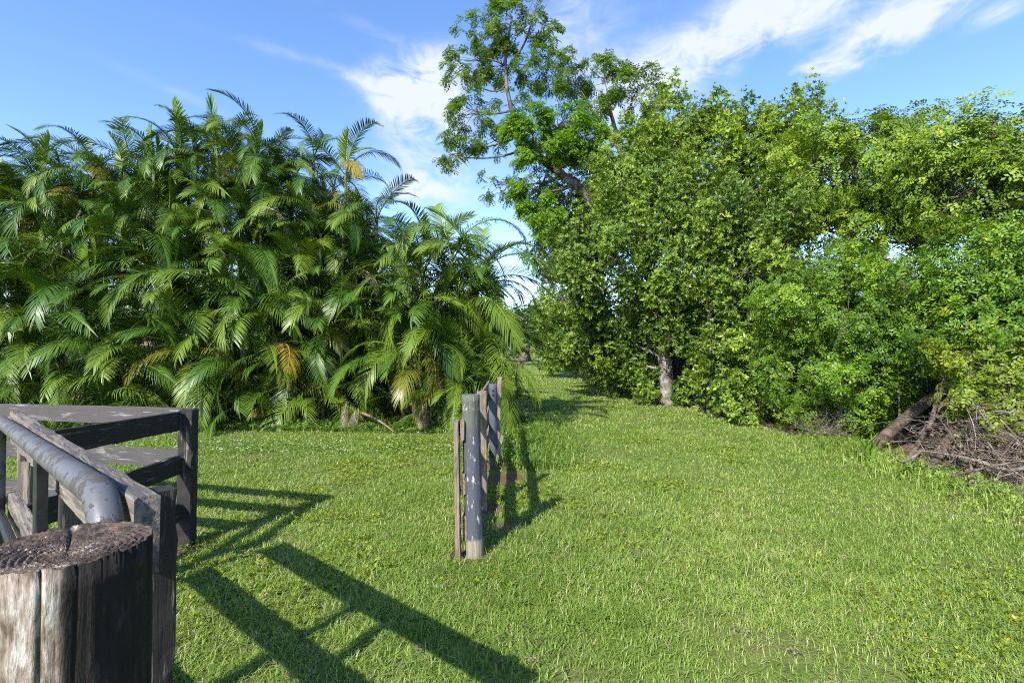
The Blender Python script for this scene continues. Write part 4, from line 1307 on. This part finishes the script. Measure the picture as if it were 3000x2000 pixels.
tree('shade_tree', 'leafy tree with a thick pale mottled trunk standing at the lawn edge', 'tree', LOBES['trunk_tree'], 'rosette', 'rosette', 0.115, 62,
     [([(4.42, 14.55, -0.1), (4.36, 14.5, 0.9), (4.27, 14.5, 2.0), (4.12, 14.5, 3.0), (3.75, 14.7, 4.6), (3.5, 15.1, 6.2)], 0.215, 0.06),
      ([(4.25, 14.5, 2.1), (4.45, 14.6, 3.3), (4.75, 14.6, 4.9), (4.9, 14.7, 5.6)], 0.15, 0.05),
      ([(4.15, 14.5, 2.6), (3.6, 14.4, 3.3), (2.9, 14.6, 4.3)], 0.12, 0.04)], 'bark_pale', 501)
tree('tall_green_tree', 'tall bright green tree whose crown rises behind the pale mottled trunk', 'tree', LOBES['bright_tree'], 'rosette', 'bright', 0.125, 46,
     [([(5.6, 16.6, -0.1), (5.5, 16.6, 2), (5.3, 16.7, 4.5), (5.2, 16.9, 8.2)], 0.2, 0.06), ([(5.4, 16.6, 3.5), (6.3, 16.2, 5.5), (7.2, 15.9, 7.6)], 0.13, 0.05)], 'bark_dark', 502)
tree('sparse_top_tree', 'thin tree with sparse sprigs of leaves standing up against the sky', 'tree', LOBES['sprig_tree'], 'rosette', 'bright', 0.125, 34,
     [([(8.0, 15.4, -0.1), (8.0, 15.4, 4), (8.2, 15.4, 7.4), (8.5, 15.8, 8.9)], 0.12, 0.03)], 'bark_grey', 503)
tree('dark_trunk_tree', 'shadowed tree with dark forked stems in the middle of the thicket', 'tree', LOBES['mid_tree'], 'rosette', 'rosette', 0.11, 58,
     [([(5.75, 13.0, -0.1), (5.7, 13.0, 1.5), (5.6, 12.9, 3.2), (5.5, 13, 4.8)], 0.15, 0.05), ([(5.7, 13.0, 1.2), (6.1, 12.7, 3), (6.3, 12.4, 4.6)], 0.1, 0.04),
      ([(5.1, 13.3, -0.1), (5.15, 13.2, 2.0), (5.0, 13.3, 3.6)], 0.09, 0.05)], 'bark_dark', 504)
tree('spreading_tree', 'spreading bright green tree above the gap where the sky shows through', 'tree', LOBES['canopy_tree'], 'pinnate', 'bright', 0.13, 40,
     [([(8.1, 12.6, -0.1), (8.1, 12.5, 2.0), (8.2, 12.4, 4.2), (8.3, 12.3, 6.2)], 0.15, 0.05), ([(8.15, 12.4, 3.0), (8.8, 11.7, 4.6), (9.0, 11.5, 6.2)], 0.09, 0.04)], 'bark_dark', 505)
tree('edge_tree', 'bright green tree filling the upper right corner of the thicket', 'tree', LOBES['edge_tree'], 'pinnate', 'bright', 0.12, 46,
     [([(9.0, 9.6, -0.1), (9.0, 9.5, 2.0), (8.9, 9.4, 4.0), (9.0, 9.5, 5.8)], 0.13, 0.04)], 'bark_dark', 506)
tree('pepper_shrub', 'large green shrub with many small leaves left of the fallen log', 'shrub', LOBES['pepper_shrub'], 'pinnate', 'pepper', 0.085, 85,
     [([(6.0, 9.3, -0.1), (6.0, 9.4, 0.9), (6.1, 9.6, 2.6)], 0.06, 0.03), ([(5.75, 9.0, -0.05), (5.8, 9.0, 0.7), (5.8, 9.2, 1.8)], 0.025, 0.012), ([(6.5, 8.6, -0.05), (6.42, 8.5, 0.8), (6.5, 8.7, 2.0)], 0.022, 0.012)],
     'twig', 507, sub=0.36, limb_r=0.03, twig_r=0.007)
tree('broad_shrub', 'broad shrub at the right edge above the fallen log and brush', 'shrub', LOBES['broad_shrub'], 'pinnate', 'pepper', 0.09, 80,
     [([(7.1, 8.0, -0.1), (7.1, 8.0, 1.0), (7.1, 8.0, 2.6)], 0.06, 0.03), ([(6.75, 7.6, -0.05), (6.72, 7.6, 1.0), (6.65, 7.7, 2.0)], 0.022, 0.012)], 'twig', 508, sub=0.36, limb_r=0.03, twig_r=0.008)
tree('yellow_shrub', 'yellow green shrub overhanging the brush pile at the right edge', 'shrub', LOBES['yellow_shrub'], 'pinnate', 'yellow_leaf', 0.075, 95,
     [([(6.5, 6.9, -0.1), (6.5, 6.8, 0.5), (6.4, 6.6, 1.2)], 0.03, 0.015)], 'twig', 509, fine=True, sub=0.24, limb_r=0.015, twig_r=0.005)
tree('glossy_shrub', 'low glossy shrub with star-shaped leaf clusters right of the pale trunk', 'shrub', LOBES['rosette_shrub'], 'rosette', 'rosette', 0.11, 80,
     [([(5.3, 11.2, -0.1), (5.3, 11.2, 0.5), (5.3, 11.3, 1.1)], 0.035, 0.02)], 'twig', 510, fine=True, sub=0.34, limb_r=0.02, twig_r=0.007)
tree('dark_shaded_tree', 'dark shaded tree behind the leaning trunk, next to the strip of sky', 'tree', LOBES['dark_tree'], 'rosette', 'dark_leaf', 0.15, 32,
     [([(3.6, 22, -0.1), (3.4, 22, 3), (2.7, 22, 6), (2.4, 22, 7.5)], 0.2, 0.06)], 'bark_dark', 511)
tree('path_end_tree', 'leafy tree that leans over the far bend of the lawn path', 'tree', LOBES['path_edge_tree'], 'rosette', 'rosette', 0.16, 36,
     [([(4.6, 27, -0.1), (4.3, 27, 1.5), (3.8, 27, 3.0)], 0.16, 0.06), ([(4.4, 27, 0.9), (3.4, 29, 2.2)], 0.09, 0.04)], 'bark_pale', 512)
tree('low_border_shrub', 'knee-high green shrub left of the pale trunk along the lawn edge', 'shrub', LOBES['low_edge_shrub'], 'rosette', 'rosette', 0.11, 90,
     [([(4.2, 16.5, -0.05), (3.9, 16.5, 0.5)], 0.03, 0.02)], 'twig', 513, sub=0.3, limb_r=0.015, twig_r=0.006)
tree('leaning_feathery_tree', 'tall feathery-leaved tree with a grey trunk leaning out to the left', 'tree', LOBES['feather_tall'], 'feather', 'feather', 0.17, 19,
     [([(6.2, 18.4, -0.1), (5.6, 18.4, 3.0), (4.6, 18.5, 5.2), (3.7, 18.5, 6.3), (3.08, 18.5, 6.84), (2.35, 18.5, 7.5), (1.73, 18.5, 8.0), (0.9, 18.5, 8.5)], 0.26, 0.12),
      ([(1.2, 18.5, 8.35), (0.4, 18.8, 9.3), (0.0, 19, 10.4), (-0.22, 19, 11.4), (-0.25, 19, 12.6), (0.0, 19, 14.0)], 0.12, 0.035),
      ([(-0.25, 19, 11.9), (0.5, 19, 13.0), (0.85, 19, 14.2), (1.0, 19, 14.6)], 0.05, 0.012), ([(0.7, 19, 13.5), (1.2, 19, 14.3), (1.45, 19, 14.75)], 0.02, 0.006)],
     'bark_grey', 514, sub=0.32, extra=[(LOBES['feather_front'], 'feather', 'feather_young', 0.18, 26)], limb_r=0.05, twig_r=0.014)
tree('feathery_tree', 'second feathery tree with a flat dark green top behind the leaning one', 'tree', LOBES['feather_second'], 'feather', 'feather', 0.19, 18,
     [([(6.6, 22.3, -0.1), (6.0, 22.3, 5), (5.0, 22.2, 9), (4.2, 22.1, 12.2)], 0.22, 0.07), ([(5.2, 22.2, 8.5), (5.8, 22.1, 10.5), (6.1, 22, 12.0)], 0.09, 0.04), ([(4.7, 22.2, 10.2), (3.4, 22.1, 12.0)], 0.07, 0.04)], 'bark_grey', 515, limb_r=0.06, twig_r=0.016)


# distant trees beyond the lawn and the pond
def far_tree_proto(seed):
    rng = rs(seed)
    lb = [(rng.uniform(-1.6, 1.6), rng.uniform(-1.2, 1.2), rng.uniform(2.2, 5.2), rng.uniform(1.1, 1.7), rng.uniform(1.1, 1.6), rng.uniform(0.9, 1.4)) for _ in range(8)]
    return tree('far_tree', 'distant green tree beyond the end of the lawn', 'tree', lb, 'rosette', 'dark_leaf' if seed % 2 else 'rosette', 0.38, 7,
                [([(0, 0, -0.1), (0.1, 0, 2), (0, 0, 4.5)], 0.2, 0.08)], 'bark_dark', seed, group='distant trees beyond the lawn', sub=0.7)


protos = [far_tree_proto(801), far_tree_proto(802)]
rng = rs(900)
spots = [(-1.5, 58, 1.0), (5.5, 56, 0.95), (2.2, 66, 1.0), (20, 63, 1.25), (26, 66, 1.2), (33, 66, 1.25), (-5, 62, 1.1)]
for i, (x, y, s) in enumerate(spots):
    src = protos[i % 2]
    root = src if i < 2 else src.copy()
    if i >= 2:
        COL.objects.link(root)
        for ch in src.children:
            c = ch.copy()
            COL.objects.link(c)
            c.parent = root
    root.location = (x, y, 0)
    root.rotation_euler = (0, 0, rng.uniform(0, 6.28))
    root.scale = (s, s, s)


# ------------------------------------------------------------------ fallen log, brush pile, small dead shrub, bladed plants
def log(name, label, p0, p1, r0, r1, seed, bend=(0, 0, 0.05)):
    rng = rs(seed)
    tb = Tubes()
    tb.add(curve(p0, p1, bend, 22), np.linspace(r0, r1, 22), 16, wob=0.05, rng=rng)
    return tag(link(name, tb.mesh(name, M['log'])), label, 'log')


log('fallen_log', 'thick fallen log lying at the lawn edge under the shrubs', (5.32, 7.6, 0.10), (7.4, 8.7, 0.95), 0.085, 0.075, 91)
log('fallen_bough', 'split fallen bough in front of the brush pile', (5.2, 6.4, 0.04), (6.3, 7.0, 0.8), 0.065, 0.04, 92, (0, 0, 0.08))
log('broken_branch', 'thin straight broken branch leaning between the log and the bough', (5.1, 6.7, 0.02), (6.05, 7.2, 0.85), 0.035, 0.022, 93, (0, 0, 0.0))
log('pale_stick', 'long pale bare stick lying across the front of the brush pile', (4.75, 5.55, 0.22), (6.3, 5.75, 0.42), 0.014, 0.009, 94, (0, 0, 0.03))
log('low_stick', 'pale bare stick low on the ground before the brush pile', (4.55, 5.35, 0.07), (6.2, 5.5, 0.12), 0.011, 0.007, 95, (0, 0, 0.01))
log('upright_snag', 'pale broken snag standing up behind the brush pile', (5.6, 6.9, 0.5), (5.95, 7.0, 1.3), 0.035, 0.02, 96, (0, 0, 0))


def brush_pile():
    rng = rs(97)
    root = empty('brush_pile', (6.0, 6.3, 0), 'tangled heap of bare grey twigs at the right edge of the lawn', 'brush pile')
    tb = Tubes()

    def hull(x, y):
        return 1.0 * np.exp(-(((x - 6.2) / 1.0) ** 2 + ((y - 6.4) / 0.9) ** 2)) + 0.1
    for k in range(760):
        x, y = 6.2 + rng.randn() * 0.36, 6.35 + rng.randn() * 0.42
        z = rng.uniform(0.02, hull(x, y))
        L = rng.uniform(0.25, 1.0)
        d = norm(np.array([rng.randn(), rng.randn(), rng.uniform(-0.9, 0.45)]))
        p0, p1 = np.array([x, y, z]) - d * L / 2, np.array([x, y, z]) + d * L / 2
        p0[2], p1[2] = max(p0[2], 0.01), max(p1[2], 0.01)
        r = rng.uniform(0.0022, 0.006)
        c = curve(p0, p1, 0.14 * L * rng.randn(3), 6)
        tb.add(c, np.linspace(r, r * 0.4, 6), 4, cap=False)
        for _ in range(rng.randint(1, 4)):
            s = c[rng.randint(1, 5)]
            e = s + norm(d + 0.8 * rng.randn(3)) * L * rng.uniform(0.2, 0.5)
            e[2] = max(e[2], 0.01)
            tb.add(curve(s, e, 0.05 * rng.randn(3), 4), np.linspace(r * 0.6, r * 0.25, 4), 3, cap=False)
    o = link('twigs', tb.mesh('twigs', M['twig']), root)
    o['kind'] = 'stuff'
    n = 700
    x, y = 6.15 + rng.randn(n) * 0.45, 6.3 + rng.randn(n) * 0.42
    V, T, A = scatter('rosette', False, np.stack([x, y, rng.uniform(0.02, 1, n) * hull(x, y)], -1), rng.randn(n, 3), rng.uniform(0.02, 0.045, n), rng.uniform(0, 1, n), rng)
    o = link('dry_leaves', mesh_np('dry_leaves', V, None, T, [M['palm_dead']], False, {'tint': A}), root)
    o['kind'] = 'stuff'
    for k in range(14):
        x, y = 5.9 + rng.randn() * 0.45, 6.35 + rng.randn() * 0.4
        d = norm(np.array([rng.randn(), rng.randn(), rng.uniform(0.0, 0.5)]))
        t2 = Tubes()
        t2.add(curve(np.array([x, y, 0.05 + 0.3 * rng.rand()]), np.array([x, y, 0.1]) + d * rng.uniform(0.7, 1.2), 0.04 * rng.randn(3), 10), np.linspace(rng.uniform(0.012, 0.03), 0.006, 10), 7)
        link('branch', t2.mesh('branch', M['twig']), root)


brush_pile()


def dead_shrub(loc, label, seed, n, h, spread):
    rng = rs(seed)
    root = empty('dead_shrub', loc, label, 'dead shrub')
    tb = Tubes()
    for k in range(n):
        e = np.array(loc) + np.array([rng.randn() * spread, rng.randn() * spread, h * rng.uniform(0.35, 1)])
        c = curve(loc, e, np.array([0.1 * rng.randn(), 0.1 * rng.randn(), 0.05]), 7)
        tb.add(c, np.linspace(0.006, 0.002, 7), 4, cap=False)
        for _ in range(4):
            s = c[rng.randint(2, 6)]
            tb.add(curve(s, s + rng.randn(3) * 0.14, 0.03 * rng.randn(3), 4), np.linspace(0.003, 0.0012, 4), 3, cap=False)
    o = link('twigs', tb.mesh('twigs', M['twig']), root)
    o['kind'] = 'stuff'


dead_shrub((5.35, 8.75, 0), 'small leafless grey shrub at the lawn edge before the green shrub', 98, 40, 0.55, 0.3)
dead_shrub((7.1, 8.6, 2.2), 'bare tangled branches hanging in the gap where the sky shows', 99, 60, 1.0, 0.55)


def blade_plant(loc, label, seed, n, h):
    rng = rs(seed)
    root = empty('bladed_plant', loc, label, 'plant')
    for k in range(n):
        P = np.array([[loc[0] + rng.randn() * 0.05, loc[1] + rng.randn() * 0.05, 0.0]])
        v, q, t, a = blades(P, np.array([h * rng.uniform(0.6, 1.1)]), np.array([0.035]), np.array([rng.uniform(0, 6.28)]), np.array([rng.uniform(0.1, 0.7)]), np.array([rng.uniform(0.1, 0.5)]), rng, np.array([rng.uniform(0.4, 0.9)]))
        link('leaf', mesh_np('leaf', v, q, t, [M['weed']], False, {'tint': a}), root)


blade_plant((4.98, 7.15, 0), 'clump of broad upright green blades in front of the fallen log', 101, 16, 0.48)
blade_plant((4.95, 6.3, 0), 'small clump of green blades before the split bough', 102, 9, 0.32)

# thicket standing behind the front row, in its shade
THICKET = {
    'back_thicket_tree': ('shaded tree behind the spreading one, low in the gap of sky', [(8.6, 14.5, 2.6, 1.5, 1.2, 1.3), (10.2, 13.5, 2.2, 1.5, 1.2, 1.3), (9.3, 14, 0.9, 1.8, 1.2, 0.9), (11.4, 12.5, 2.6, 1.4, 1.2, 1.4), (11, 12.5, 0.9, 1.5, 1.2, 0.9)], (9.5, 14.2)),
    'right_thicket_tree': ('shaded tree deep behind the broad shrub at the right edge', [(9.6, 10.4, 1.6, 1.3, 1.1, 1.2), (10.6, 9.6, 1.8, 1.3, 1.1, 1.3), (8.6, 9.6, 0.9, 1.0, 0.8, 0.9), (11.5, 9, 3.4, 1.3, 1.2, 1.2)], (9.8, 10.2)),
    'low_thicket_tree': ('shaded low tree behind the thick pale mottled trunk', [(5.2, 19.5, 1.6, 1.3, 1.1, 1.2), (4.6, 22, 1.5, 1.2, 1.2, 1.2), (6.6, 18.5, 1.7, 1.2, 1.0, 1.2), (5.6, 20.5, 3.2, 1.3, 1.1, 1.2)], (5.4, 20)),
    'mid_thicket_tree': ('shaded tree behind the dark forked stems', [(7.0, 15.2, 3.4, 1.3, 1.2, 1.2), (7.4, 15.0, 4.9, 1.2, 1.1, 1.0), (7.6, 14.0, 1.9, 1.1, 1.0, 0.9), (6.6, 14.6, 1.3, 0.9, 0.9, 0.8)], (7.2, 15.2)),
}
for k, (nm, (lab, lb, xy)) in enumerate(THICKET.items()):
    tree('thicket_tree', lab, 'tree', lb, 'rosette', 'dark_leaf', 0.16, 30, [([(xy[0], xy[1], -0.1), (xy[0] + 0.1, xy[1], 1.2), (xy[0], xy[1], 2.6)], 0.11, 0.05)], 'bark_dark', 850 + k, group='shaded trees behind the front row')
